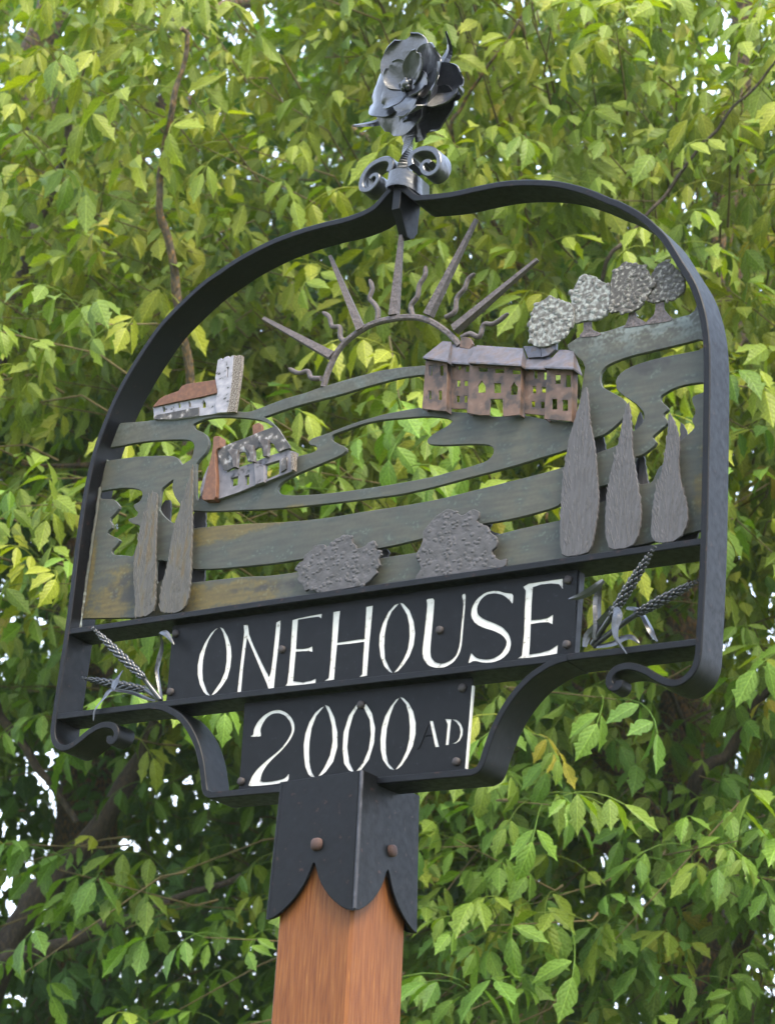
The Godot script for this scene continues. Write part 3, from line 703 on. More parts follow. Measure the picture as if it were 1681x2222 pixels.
func make_materials() -> void:
	var rough := noise_tex(noise(0.02, 5, FastNoiseLite.TYPE_SIMPLEX, 4), [[0.0, g(0.48)], [0.5, g(0.55)], [1.0, g(0.66)]], 512)
	var dents := noise_tex(noise(0.012, 4, FastNoiseLite.TYPE_SIMPLEX_SMOOTH, 14), [[0.0, g(0.0)], [1.0, g(1.0)]], 512)
	var paint := noise_tex(noise(0.013, 5, FastNoiseLite.TYPE_SIMPLEX, 2), [[0.0, Color(0.191, 0.110, 0.090)], [0.10, Color(0.124, 0.085, 0.079)], [0.17, Color(0.015, 0.018, 0.026)], [0.5, Color(0.018, 0.022, 0.034)], [0.75, Color(0.022, 0.026, 0.040)], [0.9, Color(0.030, 0.035, 0.051)], [1.0, Color(0.085, 0.090, 0.110)]])
	material("iron_paint", paint, 0.9, Vector3.ONE * 5.0, {metallic_specular = 0.27, roughness_texture = rough, heightmap_enabled = true, heightmap_texture = dents, heightmap_scale = 0.03})
	var plate_paint := noise_tex(noise(0.02, 5, FastNoiseLite.TYPE_SIMPLEX, 6), [[0.0, Color(0.036, 0.040, 0.047)], [0.5, Color(0.046, 0.049, 0.057)], [0.82, Color(0.054, 0.058, 0.067)], [0.92, Color(0.101, 0.110, 0.123)], [1.0, Color(0.198, 0.210, 0.229)]])
	material("plate_paint", plate_paint, 0.85, Vector3.ONE * 4.0, {metallic_specular = 0.22, roughness_texture = rough})
	var forged := noise_tex(noise(0.03, 5, FastNoiseLite.TYPE_SIMPLEX, 8), [[0.0, Color(0.072, 0.075, 0.090)], [0.5, Color(0.097, 0.102, 0.122)], [0.75, Color(0.123, 0.125, 0.149)], [0.9, Color(0.173, 0.173, 0.199)], [1.0, Color(0.312, 0.304, 0.334)]])
	material("forged_iron", forged, 0.6, Vector3.ONE * 9.0, {roughness_texture = rough, metallic_specular = 0.6, heightmap_enabled = true, heightmap_texture = dents, heightmap_scale = 0.08})
	var bare := noise_tex(noise(0.035, 5, FastNoiseLite.TYPE_SIMPLEX, 18), [[0.0, Color(0.192, 0.157, 0.146)], [0.45, Color(0.260, 0.231, 0.227)], [0.65, Color(0.305, 0.283, 0.286)], [0.8, Color(0.275, 0.216, 0.191)], [1.0, Color(0.457, 0.417, 0.381)]])
	material("weathered_steel", bare, 0.75, Vector3.ONE * 9.0, {metallic = 0.2, heightmap_enabled = true, heightmap_texture = dents, heightmap_scale = 0.2})
	var zinc := noise_tex(noise(0.02, 5, FastNoiseLite.TYPE_SIMPLEX, 28), [[0.0, Color(0.166, 0.157, 0.156)], [0.5, Color(0.204, 0.194, 0.198)], [0.8, Color(0.222, 0.211, 0.218)], [1.0, Color(0.303, 0.288, 0.289)]])
	var pits := noise_tex(noise(0.045, 3, FastNoiseLite.TYPE_CELLULAR, 31), [[0.0, g(0.0)], [0.4, g(0.7)], [1.0, g(1.0)]])
	material("cypress_paint", zinc, 0.72, Vector3(16, 1.6, 16), {heightmap_enabled = true, heightmap_texture = pits, heightmap_scale = 0.03})
	var zinc_moss := noise_tex(noise(0.012, 4, FastNoiseLite.TYPE_SIMPLEX, 29), [[0.0, Color(0.179, 0.168, 0.148)], [0.5, Color(0.227, 0.214, 0.198)], [0.66, Color(0.233, 0.211, 0.160)], [0.82, Color(0.240, 0.185, 0.086)], [1.0, Color(0.268, 0.230, 0.167)]])
	material("mossy_cypress_paint", zinc_moss, 0.75, Vector3(9, 1.4, 9), {heightmap_enabled = true, heightmap_texture = pits, heightmap_scale = 0.03})
	material("bush_paint", zinc, 0.75, Vector3.ONE * 3.0, {heightmap_enabled = true, heightmap_texture = pits, heightmap_scale = 0.12})
	var lichen := noise_tex(noise(0.03, 5, FastNoiseLite.TYPE_SIMPLEX, 41), [[0.0, Color(0.23, 0.22, 0.21)], [0.36, Color(0.29, 0.28, 0.265)], [0.5, Color(0.365, 0.36, 0.35)], [0.65, Color(0.43, 0.435, 0.42)], [0.8, Color(0.475, 0.485, 0.47)], [1.0, Color(0.56, 0.575, 0.555)]])
	material("lichened_paint", lichen, 0.9, Vector3.ONE * 5.5, {heightmap_enabled = true, heightmap_texture = lichen, heightmap_scale = 0.08})
	var lichen_bare := noise_tex(noise(0.035, 5, FastNoiseLite.TYPE_SIMPLEX, 43), [[0.0, Color(0.176, 0.163, 0.154)], [0.5, Color(0.240, 0.226, 0.213)], [0.6, Color(0.267, 0.249, 0.231)], [0.7, Color(0.376, 0.367, 0.344)], [1.0, Color(0.557, 0.539, 0.512)]])
	material("lightly_lichened_paint", lichen_bare, 0.9, Vector3.ONE * 5.0, {heightmap_enabled = true, heightmap_texture = lichen_bare, heightmap_scale = 0.12})
	var white := noise_tex(noise(0.03, 4, FastNoiseLite.TYPE_SIMPLEX, 51), [[0.0, Color(0.106, 0.102, 0.106)], [0.15, Color(0.195, 0.187, 0.195)], [0.21, Color(0.405, 0.398, 0.417)], [0.6, Color(0.464, 0.455, 0.483)], [1.0, Color(0.525, 0.507, 0.518)]])
	material("peeling_white_paint", white, 0.8, Vector3(2.2, 3.4, 2.2))
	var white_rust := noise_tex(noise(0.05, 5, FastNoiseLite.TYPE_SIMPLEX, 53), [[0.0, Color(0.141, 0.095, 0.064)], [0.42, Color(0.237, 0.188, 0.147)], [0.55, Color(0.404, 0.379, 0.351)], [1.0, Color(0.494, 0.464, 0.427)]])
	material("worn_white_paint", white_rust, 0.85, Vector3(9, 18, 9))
	var grey_white := noise_tex(noise(0.03, 4, FastNoiseLite.TYPE_SIMPLEX, 55), [[0.0, Color(0.109, 0.104, 0.114)], [0.17, Color(0.208, 0.198, 0.213)], [0.25, Color(0.305, 0.293, 0.312)], [0.8, Color(0.362, 0.347, 0.366)], [1.0, Color(0.432, 0.415, 0.419)]])
	material("cottage_wall_paint", grey_white, 0.8, Vector3.ONE * 2.6)
	var thatch := noise_tex(noise(0.03, 4, FastNoiseLite.TYPE_SIMPLEX, 57), [[0.0, Color(0.118, 0.116, 0.126)], [0.5, Color(0.189, 0.182, 0.186)], [0.68, Color(0.295, 0.274, 0.260)], [0.8, Color(0.482, 0.467, 0.466)], [1.0, Color(0.579, 0.563, 0.561)]])
	material("thatch_paint", thatch, 0.85, Vector3.ONE * 2.6)
	var dormer := noise_tex(noise(0.03, 4, FastNoiseLite.TYPE_SIMPLEX, 58), [[0.0, Color(0.151, 0.134, 0.135)], [0.5, Color(0.240, 0.214, 0.212)], [0.75, Color(0.313, 0.302, 0.303)], [1.0, Color(0.434, 0.445, 0.458)]])
	material("dormer_paint", dormer, 0.8, Vector3.ONE * 3.0)
	var terracotta := noise_tex(noise(0.02, 4, FastNoiseLite.TYPE_SIMPLEX, 59), [[0.0, Color(0.259, 0.140, 0.069)], [0.5, Color(0.311, 0.179, 0.092)], [1.0, Color(0.364, 0.230, 0.129)]])
	material("terracotta_paint", terracotta, 0.75, Vector3.ONE * 8.0)
	var brick := noise_tex(noise(0.02, 5, FastNoiseLite.TYPE_SIMPLEX, 61), [[0.0, Color(0.127, 0.098, 0.084)], [0.3, Color(0.192, 0.143, 0.119)], [0.45, Color(0.268, 0.199, 0.158)], [0.75, Color(0.313, 0.226, 0.180)], [1.0, Color(0.368, 0.299, 0.251)]])
	material("manor_wall_paint", brick, 0.75, Vector3.ONE * 3.0)
	var slate := noise_tex(noise(0.016, 5, FastNoiseLite.TYPE_SIMPLEX, 63), [[0.0, Color(0.124, 0.113, 0.120)], [0.45, Color(0.227, 0.221, 0.253)], [0.6, Color(0.260, 0.252, 0.291)], [0.7, Color(0.240, 0.190, 0.170)], [1.0, Color(0.306, 0.278, 0.272)]])
	material("slate_paint", slate, 0.6, Vector3.ONE * 4.0)
	var cream := noise_tex(noise(0.03, 4, FastNoiseLite.TYPE_SIMPLEX, 65), [[0.0, Color(0.354, 0.326, 0.290)], [0.14, Color(0.560, 0.539, 0.503)], [0.24, Color(0.663, 0.647, 0.617)], [0.6, Color(0.680, 0.664, 0.635)], [1.0, Color(0.706, 0.690, 0.660)]])
	material("letter_paint", cream, 0.7, Vector3.ONE * 4.0)
	var rust := noise_tex(noise(0.05, 4, FastNoiseLite.TYPE_SIMPLEX, 67), [[0.0, Color(0.113, 0.066, 0.052)], [0.5, Color(0.200, 0.114, 0.087)], [1.0, Color(0.300, 0.191, 0.148)]])
	material("rusty_steel", rust, 0.8, Vector3.ONE * 20.0)
	var dark_rust := noise_tex(noise(0.05, 4, FastNoiseLite.TYPE_SIMPLEX, 68), [[0.0, Color(0.063, 0.043, 0.043)], [0.5, Color(0.111, 0.077, 0.072)], [1.0, Color(0.196, 0.151, 0.140)]])
	material("painted_bolt", dark_rust, 0.7, Vector3.ONE * 20.0)
	var timber := noise_tex(noise(0.022, 6, FastNoiseLite.TYPE_SIMPLEX, 71), [[0.0, Color(0.29, 0.15, 0.070)], [0.3, Color(0.360, 0.205, 0.095)], [0.5, Color(0.385, 0.225, 0.105)], [0.7, Color(0.400, 0.24, 0.115)], [0.86, Color(0.43, 0.27, 0.13)], [1.0, Color(0.58, 0.40, 0.19)]])
	material("worn_edge", noise_tex(noise(0.03, 4), [[0.0, Color(0.13, 0.135, 0.15)], [0.5, Color(0.19, 0.195, 0.22)], [1.0, Color(0.30, 0.30, 0.33)]], 256), 0.7, Vector3.ONE * 5.0, {metallic_specular = 0.3})
	var grain := noise_tex(noise(0.03, 5, FastNoiseLite.TYPE_SIMPLEX, 72), [[0.0, g(0.0)], [1.0, g(1.0)]])
	material("varnished_timber", timber, 0.6, Vector3(14, 0.8, 14), {metallic_specular = 0.3, heightmap_enabled = true, heightmap_texture = grain, heightmap_scale = 0.06})
	var m := StandardMaterial3D.new()
	m.albedo_texture = panel_image()
	m.roughness = 0.75
	m.uv1_scale = Vector3(1.0 / 1.24, 2.0, 1)
	m.uv1_offset = Vector3(0.5, 0.1, 0)
	m.texture_repeat = false
	mats["panel_paint"] = m
	var bark := noise_tex(noise(0.03, 5, FastNoiseLite.TYPE_SIMPLEX, 81), [[0.0, Color(0.12, 0.10, 0.08)], [0.45, Color(0.26, 0.22, 0.175)], [0.66, Color(0.36, 0.31, 0.25)], [0.72, Color(0.42, 0.31, 0.14)], [0.85, Color(0.56, 0.36, 0.09)], [1.0, Color(0.5, 0.45, 0.34)]])
	material("lichened_bark", bark, 0.9, Vector3(5, 2, 5), {heightmap_enabled = true, heightmap_texture = dents, heightmap_scale = 1.5})
	var dark_bark := noise_tex(noise(0.03, 5, FastNoiseLite.TYPE_SIMPLEX, 83), [[0.0, Color(0.10, 0.085, 0.07)], [0.5, Color(0.19, 0.155, 0.12)], [0.8, Color(0.27, 0.22, 0.16)], [1.0, Color(0.36, 0.29, 0.17)]])
	material("dark_bark", dark_bark, 0.9, Vector3(6, 2, 6), {heightmap_enabled = true, heightmap_texture = dents, heightmap_scale = 1.0})
	material("twig_bark", noise_tex(noise(0.03, 3), [[0.0, Color(0.24, 0.22, 0.12)], [1.0, Color(0.40, 0.33, 0.18)]], 128), 0.9, Vector3.ONE * 4.0)
	var grass := noise_tex(noise(0.05, 5, FastNoiseLite.TYPE_SIMPLEX, 91), [[0.0, Color(0.16, 0.20, 0.08)], [0.5, Color(0.25, 0.31, 0.12)], [1.0, Color(0.36, 0.38, 0.18)]])
	material("mown_grass", grass, 0.95, Vector3.ONE * 0.4, {uv1_world_triplanar = true})


# ---------------------------------------------------------------- the sign
func mirrored(a: PackedVector2Array) -> PackedVector2Array:
	var b := PackedVector2Array()
	for p in a:
		b.append(Vector2(-p.x, p.y))
	return b


func hung(called: String, s: Shape, m: String, parent: Node3D = null) -> MeshInstance3D:
	var o := parent if parent else sign_root
	return part(called, s, mats[m], o, Vector3(0, SIGN_Y, 0) if o == sign_root else Vector3.ZERO)


func sign_group(called: String) -> Node3D:
	var o := group(called, sign_root)
	o.position = Vector3(0, SIGN_Y, 0)
	return o


func inward(a: PackedVector2Array, by: float) -> PackedVector2Array:     # an open line moved towards x = 0, y low
	var b := PackedVector2Array()
	for i in a.size():
		var d := (a[mini(i + 1, a.size() - 1)] - a[maxi(i - 1, 0)]).normalized()
		var o := d.orthogonal()
		if o.dot(Vector2(0, -0.2) - a[i]) < 0.0:
			o = -o
		b.append(a[i] + o * by)
	return b


func build_frame() -> void:
	var curl := pts([592.8, -590, 591.8, -608, 586, -625, 574, -636.5, 560, -641, 545, -638, 529, -629.5, 513, -619.5, 498, -612.5, 485, -609, 472, -609.3, 461, -613, 454, -621, 454, -631, 461, -636.5, 468, -634, 468.5, -627])
	for side in [-1, 1]:
		var arch := inward(curve(pts(ARCH_L if side < 0 else ARCH_R), 3), BAR * 0.5)
		if side > 0:
			arch = curve(pts(ARCH_R), 3)
			var moved := PackedVector2Array()
			for i in arch.size():
				var d := (arch[mini(i + 1, arch.size() - 1)] - arch[maxi(i - 1, 0)]).normalized()
				moved.append(arch[i] + d.orthogonal() * BAR * 0.5)
			arch = moved
		else:
			arch = curve(pts(ARCH_L), 3)
			var moved := PackedVector2Array()
			for i in arch.size():
				var d := (arch[mini(i + 1, arch.size() - 1)] - arch[maxi(i - 1, 0)]).normalized()
				moved.append(arch[i] - d.orthogonal() * BAR * 0.5)
			arch = moved
		var low := curve(curl, 4)
		var path := arch.duplicate()
		path.append_array(low if side > 0 else mirrored(low))
		var total := path.size()
		var turn := float(arch.size() + 30) / total
		hung("frame_bar", bar(path, 0.0, func(k): return lerpf(DEEP, 0.026, smoothstep(turn, 1.0, k)), func(k): return BAR * lerpf(1.0, 1.15, smoothstep(turn, 1.0, k))), "iron_paint")
	for k in 2:
		var y: float = BAR_Y[k] - BAR * 0.5
		hung("cross_bar", bar(PackedVector2Array([Vector2(-0.592, y), Vector2(-0.2, y + 0.0006), Vector2(0.2, y - 0.0004), Vector2(0.592, y)]), -0.0012, 0.0585), "iron_paint")
	# the bracket under the sign: down from the middle bar in an ogee, along, and up again
	var s := pts([384, -586.5, 371, -588, 358, -591.5, 345, -597, 322, -610, 299, -632, 281, -657, 268, -684, 259.5, -710, 254.5, -727, 249, -737.5, 238, -742])
	var half := curve(s, 4)
	var whole := half.duplicate()
	var back := mirrored(half)
	back.reverse()
	whole.append_array(back)
	hung("bracket_bar", bar(whole, -0.0005, 0.0595), "iron_paint")
	# collar, volutes, stem
	var vol := curve(pts(VOL), 5)
	for side in [-1, 1]:
		var spiral := vol.duplicate() if side > 0 else mirrored(vol)
		if side < 0:
			for i in spiral.size():
				spiral[i].x -= 0.006
		hung("scroll_end", bar(spiral, -0.001, func(k): return lerpf(0.034, 0.028, k), func(k): return lerpf(0.0115, 0.008, k)), "forged_iron")
	var ring := Shape.new()
	var loop := [Vector2(-0.019, -0.058), Vector2(-0.021, -0.03), Vector2(-0.021, -0.006), Vector2(-0.016, 0.004), Vector2(-0.004, 0.0085), Vector2(0.006, 0.0085), Vector2(0.016, 0.003), Vector2(0.021, -0.008), Vector2(0.0225, -0.03), Vector2(0.02, -0.058), Vector2(0.0, -0.064)]
	for i in loop.size():
		var a: Vector2 = loop[i]
		var b: Vector2 = loop[(i + 1) % loop.size()]
		var na := (a - Vector2(0, -0.028)).normalized()
		var nb := (b - Vector2(0, -0.028)).normalized()
		var rows := [[0.2575, 1.08], [0.259, 1.14], [0.272, 1.06], [0.287, 1.03], [0.2895, 0.97]]
		for r in rows.size() - 1:
			var y0: float = rows[r][0] + a.x * -0.12
			var k0: float = rows[r][1]
			var y1: float = rows[r + 1][0] + a.x * -0.12
			var k1: float = rows[r + 1][1]
			var c := Vector2(0, -0.028)
			var p := [c + (a - c) * k0, c + (b - c) * k0, c + (b - c) * k1, c + (a - c) * k1]
			var q := [Vector3(p[0].x, y0, p[0].y), Vector3(p[1].x, y0 + (a.x - b.x) * 0.12, p[1].y), Vector3(p[2].x, y1 + (a.x - b.x) * 0.12, p[2].y), Vector3(p[3].x, y1, p[3].y)]
			ring.tri(q[0], q[1], q[2], Vector3(na.x, 0, na.y), Vector3(nb.x, 0, nb.y), Vector3(nb.x, 0, nb.y))
			ring.tri(q[0], q[2], q[3], Vector3(na.x, 0, na.y), Vector3(nb.x, 0, nb.y), Vector3(na.x, 0, na.y))
		ring.flat(Vector3(a.x, 0.2885 - a.x * 0.12, a.y), Vector3(b.x, 0.2885 - b.x * 0.12, b.y), Vector3(0, 0.2885, -0.028), Vector3.UP)
	hung("collar", ring, "forged_iron")
	var peg := Shape.new()     # the square bar between the two ends, forged down to the middle ray at the back
	var prof := pts([-1, 266, -1, 219, -8, 211, -17, 199, -24, 189, -30, 181, -39, 180, -49, 186, -57, 199, -58, 266])
	var turned := plate(prof, [], 0.0075, 0.015, 0.001)
	for i in turned.v.size():
		peg.v.append(Vector3(turned.v[i].z, turned.v[i].y, turned.v[i].x))
		peg.n.append(Vector3(turned.n[i].z, turned.n[i].y, turned.n[i].x))
		peg.uv.append(turned.uv[i])
	for i in range(0, peg.v.size(), 3):
		var t := peg.v[i + 1]
		peg.v[i + 1] = peg.v[i + 2]
		peg.v[i + 2] = t
		var u := peg.n[i + 1]
		peg.n[i + 1] = peg.n[i + 2]
		peg.n[i + 2] = u
	hung("centre_peg", peg, "iron_paint")
	var twist := Shape.new()
	var line := curve3([Vector3(-0.003, 0.27, -0.022), Vector3(-0.004, 0.31, -0.020), Vector3(-0.001, 0.335, -0.018), Vector3(0.001, 0.36, -0.016), Vector3(-0.002, 0.39, -0.012), Vector3(0.006, 0.41, -0.008)], 6)
	ribbon(line, func(k): return 0.031 - 0.003 * k, func(k): return Vector3(sin(0.5 + k * 4.2), 0, cos(0.5 + k * 4.2)), 0.017, twist)
	hung("twisted_stem", twist, "forged_iron")


func build_rose() -> void:
	var rose := sign_group("rose")
	var c := Vector3(0.011, 0.439, 0.0)
	# angle, reach, half width, lift at the rim, sideways cup, how far the rim rolls back
	var petals := [[98.0, 0.094, 0.049, 0.026, 0.018, 0.006], [16.0, 0.078, 0.050, 0.036, 0.020, -0.002], [-44.0, 0.072, 0.050, 0.032, 0.018, 0.002], [-126.0, 0.080, 0.052, 0.006, 0.002, 0.018], [172.0, 0.094, 0.048, 0.024, 0.002, 0.034],
		[0.0, 0.090, 0.042, -0.002, 0.016, -0.004], [-58.0, 0.074, 0.052, -0.022, 0.010, -0.006]]
	for k in petals.size():
		var q: Array = petals[k]
		var s := petal(q, c + Vector3(0, 0, -0.020 if k >= 5 else -0.006), 1.0)
		hung("petal", s, "forged_iron", rose)
	var small := [[126.0, 0.054, 0.026, 0.018, 0.008, 0.002], [52.0, 0.056, 0.024, 0.026, 0.012, 0.0], [-14.0, 0.052, 0.023, 0.022, 0.010, 0.006], [-84.0, 0.050, 0.025, 0.014, 0.004, 0.012], [-156.0, 0.052, 0.024, 0.016, 0.004, 0.014]]
	for q in small:
		hung("inner_petal", petal(q, c + Vector3(-0.002, -0.002, 0.008), 0.8), "forged_iron", rose)
	var heart := Shape.new()
	ball(heart, c + Vector3(-0.001, 0, 0.018), Basis.from_scale(Vector3(0.0095, 0.0095, 0.009)), 12, 8)
	for k in 5:
		var a := TAU * (k + 0.3) / 5.0
		ball(heart, c + Vector3(-0.001 + cos(a) * 0.0085, sin(a) * 0.0085, 0.017), Basis.from_scale(Vector3(0.005, 0.005, 0.007)), 7, 5)
	hung("heart", heart, "forged_iron", rose)
	for q in [[54.0, 0.108, 0.01], [-14.0, 0.100, 0.006], [-84.0, 0.05, -0.01], [-160.0, 0.122, 0.004], [134.0, 0.112, -0.02]]:
		var a := deg_to_rad(q[0])
		var d := Vector3(cos(a), sin(a), 0)
		var line := curve3([c + Vector3(0, 0, -0.018) + d * 0.02, c + Vector3(0, 0, -0.024) + d * 0.06, c + Vector3(0, 0, -0.02) + d * 0.09, c + Vector3(0, 0, q[2]) + d * (q[1] as float)], 4)
		hung("sepal", ribbon(line, func(k): return 0.034 * (1.0 - k) + 0.004, func(k): return Vector3(0.1, 0.1, 1), 0.004), "forged_iron", rose)
	var cup := Shape.new()
	tube(curve3([c + Vector3(-0.006, -0.060, -0.010), c + Vector3(-0.003, -0.036, -0.016), c + Vector3(-0.001, -0.008, -0.020), c + Vector3(0, 0.008, -0.02)], 4), func(k): return lerpf(0.013, 0.040, smoothstep(0.0, 0.9, k)), 12, false, cup)
	hung("cup", cup, "forged_iron", rose)


func petal(q: Array, c: Vector3, thin: float) -> Shape:
	var a := deg_to_rad(q[0])
	var along := Vector3(cos(a), sin(a), 0)
	var across := Vector3(-sin(a), cos(a), 0)
	var grid := []
	for i in 15:
		var u := 0.02 + 0.965 * i / 14.0
		var row := []
		for j in 15:
			var v := j / 7.0 - 1.0
			var w: float = q[2] * pow(1.0 - pow(2.0 * u - 1.0, 2.0), 0.40)
			w *= lerpf(0.55, 1.0, smoothstep(0.0, 0.45, u))
			var r: float = q[1] * u + 0.0012 * u * sin(v * 5.0 + a * 3.0)
			var z: float = q[3] * pow(u, 1.5) + q[4] * v * v * sin(PI * minf(u, 0.75)) - q[5] * pow(maxf(0.0, u - 0.55) / 0.45, 2.0) + 0.0015 * u * sin(v * 4.0 + a)
			row.append(c + along * r + across * w * v + Vector3(0, 0, z))
		grid.append(row)
	return sheet(grid, 0.0024 * thin)


func build_panel() -> void:
	var holes := []
	for h in [HOLE_A, HOLE_B, HOLE_C, HOLE_D, HOLE_E, HOLE_F, HOLE_G]:
		holes.append(rounded(pts(h), 1, 0.22))
	hung("landscape_panel", plate(rounded(pts(PANEL), 1, 0.15), holes, -0.027, 0.006, 0.0007), "panel_paint")
	# fillet of weld where the sheet meets the frame at the left
	var weld := Shape.new()
	var run := []
	for k in 12:
		run.append(Vector3(-0.5885 - 0.0006 * sin(k * 2.0), lerpf(-0.428, -0.17, k / 11.0), -0.0255))
	tube(curve3(run, 3), func(k): return 0.003 + 0.0007 * sin(k * 60.0), 6, false, weld)
	hung("weld_bead", weld, "panel_paint")


func jagged(a: PackedVector2Array, by: float, step: float) -> PackedVector2Array:   # feathered edge cut with small nicks
	var b := PackedVector2Array()
	var k := 0
	for i in a.size():
		var p := a[i]
		var q := a[(i + 1) % a.size()]
		var n := maxi(1, roundi(p.distance_to(q) / step))
		for j in n:
			var o := (q - p).normalized().orthogonal()
			b.append(p.lerp(q, float(j) / n) + o * by * (1.0 if k % 2 else -0.6) * rng.randf_range(0.2, 1.0))
			k += 1
	return b


func build_planting() -> void:
	var cy := [CY1, CY2, CY3, CY4, CY5]
	for k in 5:
		var outline := rounded(tidy(pts(cy[k]), true), 1)
		var tree := sign_group("cypress_cutout")
		hung("front_plate", plate(jagged(outline, 0.0011, 0.006), [], -0.0105, 0.0035, 0.0006), "mossy_cypress_paint" if k < 2 else "cypress_paint", tree)
		hung("back_plate", plate(jagged(outline, 0.0011, 0.006), [], -0.046, 0.0035, 0.0006), "cypress_paint", tree)
		var cuts := Shape.new()      # chiselled feathering, slanting up and outwards
		var span := Rect2(outline[0], Vector2.ZERO)
		for p in outline:
			span = span.expand(p)
		for n in 260:
			var p := Vector2(rng.randf_range(span.position.x, span.end.x), rng.randf_range(span.position.y, span.end.y))
			if Geometry2D.is_point_in_polygon(p, outline):
				var tilt := (span.get_center().x - p.x) / span.size.x * 0.7 + rng.randf_range(-0.12, 0.12)
				ball(cuts, Vector3(p.x, p.y, -0.0107), Basis(Vector3(0, 0, 1), tilt) * Basis.from_scale(Vector3(0.0009, rng.randf_range(0.004, 0.009), 0.0008)), 6, 4)
		hung("feathering", cuts, "mossy_cypress_paint" if k < 2 else "cypress_paint", tree).set_meta("kind", "stuff")
		var mid := Vector2.ZERO
		var low := INF
		for p in outline:
			mid += p / outline.size()
			low = minf(low, p.y)
		for y in [lerpf(low, mid.y, 0.35), mid.y + 0.03]:
			var s := Shape.new()
			box(s, Vector3(mid.x - 0.004, y - 0.012, -0.0455), Vector3(mid.x + 0.004, y + 0.012, -0.0135))
			hung("spacer", s, "iron_paint", tree)
	for b in [BU1, BU2]:
		var bush := sign_group("bush_cutout")
		var outline := rounded(pts(b), 1, 0.14)
		hung("front_plate", plate(outline, [], -0.0105, 0.004, 0.0007), "bush_paint", bush)
		hung("back_plate", plate(outline, [], -0.044, 0.004, 0.0007), "bush_paint", bush)
		var mid := Vector2.ZERO
		for p in outline:
			mid += p / outline.size()
		var s := Shape.new()
		box(s, Vector3(mid.x - 0.02, mid.y - 0.01, -0.0435), Vector3(mid.x + 0.02, mid.y + 0.01, -0.014))
		hung("spacer", s, "iron_paint", bush)
		var knobs := Shape.new()     # hammered leaf bosses
		var box_ := Rect2(outline[0], Vector2.ZERO)
		for p in outline:
			box_ = box_.expand(p)
		for n in 130:
			var p := Vector2(rng.randf_range(box_.position.x, box_.end.x), rng.randf_range(box_.position.y, box_.end.y))
			if Geometry2D.is_point_in_polygon(p, outline):
				ball(knobs, Vector3(p.x, p.y, -0.0112), Basis.from_scale(Vector3(rng.randf_range(0.003, 0.006), rng.randf_range(0.0025, 0.005), 0.0016)), 7, 4)
		hung("leaf_bosses", knobs, "bush_paint", bush).set_meta("kind", "stuff")
	var round_trees := [[TR1, [], -0.0195, "lichened_paint"], [TR2, TK2, -0.0225, "lichened_paint"], [TR3, TK3, -0.0205, "lightly_lichened_paint"], [TR4, TK4, -0.0235, "lightly_lichened_paint"]]
	for t in round_trees:
		var tree := sign_group("round_tree_cutout")
		hung("crown", plate(jagged(rounded(pts(t[0]), 1), 0.0012, 0.005), [], t[2], 0.0045, 0.0007), t[3], tree)
		if t[1].size():
			hung("trunk", plate(rounded(pts(t[1]), 1, 0.15), [], -0.0262, 0.003, 0.0005), "weathered_steel", tree)
		var lumps := Shape.new()
		var outline := pts(t[0])
		var area_ := Rect2(outline[0], Vector2.ZERO)
		for p in outline:
			area_ = area_.expand(p)
		for n in 60:
			var p := Vector2(rng.randf_range(area_.position.x, area_.end.x), rng.randf_range(area_.position.y, area_.end.y))
			if Geometry2D.is_point_in_polygon(p, outline):
				ball(lumps, Vector3(p.x, p.y, t[2] - 0.0005), Basis.from_scale(Vector3(rng.randf_range(0.003, 0.007), rng.randf_range(0.003, 0.006), 0.0018)), 7, 4)
		hung("lichen_lumps", lumps, t[3], tree).set_meta("kind", "stuff")


func build_church() -> void:
	var o := sign_group("church_cutout")
	hung("nave_wall", plate(pts(CHW), [pts(CHL1), pts(CHL2), pts(CHL3), pts(CHL4)], -0.0235, 0.004, 0.0004), "peeling_white_paint", o)
	hung("plinth", plate(pts(CHP), [], -0.0226, 0.003, 0.0003), "thatch_paint", o)
	hung("roof", plate(pts(CHR), [], -0.0195, 0.0035, 0.0006), "terracotta_paint", o)
	hung("tower", plate(pts(CHT), [pts(CHS)], -0.0182, 0.006, 0.0005), "peeling_white_paint", o)
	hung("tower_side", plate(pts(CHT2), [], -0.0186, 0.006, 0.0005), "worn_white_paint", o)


func build_cottage() -> void:
	var o := sign_group("cottage_cutout")
	hung("wall", plate(pts(COW), [pts(COH1), pts(COH2), pts(COH3)], -0.0205, 0.0068, 0.0004), "cottage_wall_paint", o)
	hung("gable", plate(pts(COG), [], -0.0225, 0.005, 0.0004), "cottage_wall_paint", o)
	hung("roof", plate(rounded(pts(COR), 1, 0.2), [], -0.0165, 0.0035, 0.0006), "thatch_paint", o)
	for d in [COD1, COD2, COD3]:
		hung("dormer", plate(pts(d), [], -0.0122, 0.0075, 0.0006), "dormer_paint", o)
	hung("chimney_stack", plate(rounded(pts(COS), 1, 0.15), [], -0.0125, 0.0145, 0.001), "terracotta_paint", o)
	hung("chimney", plate(rounded(pts(COC), 1, 0.15), [], -0.0222, 0.005, 0.0006), "terracotta_paint", o)
	hung("porch", plate(pts(COK), [], -0.0152, 0.005, 0.0005), "cottage_wall_paint", o)
	hung("shutter", plate(pts(COB), [], -0.0172, 0.003, 0.0003), "thatch_paint", o)
	hung("drainpipe", plate(pts(COE), [], -0.0122, 0.008, 0.0005), "worn_white_paint", o)


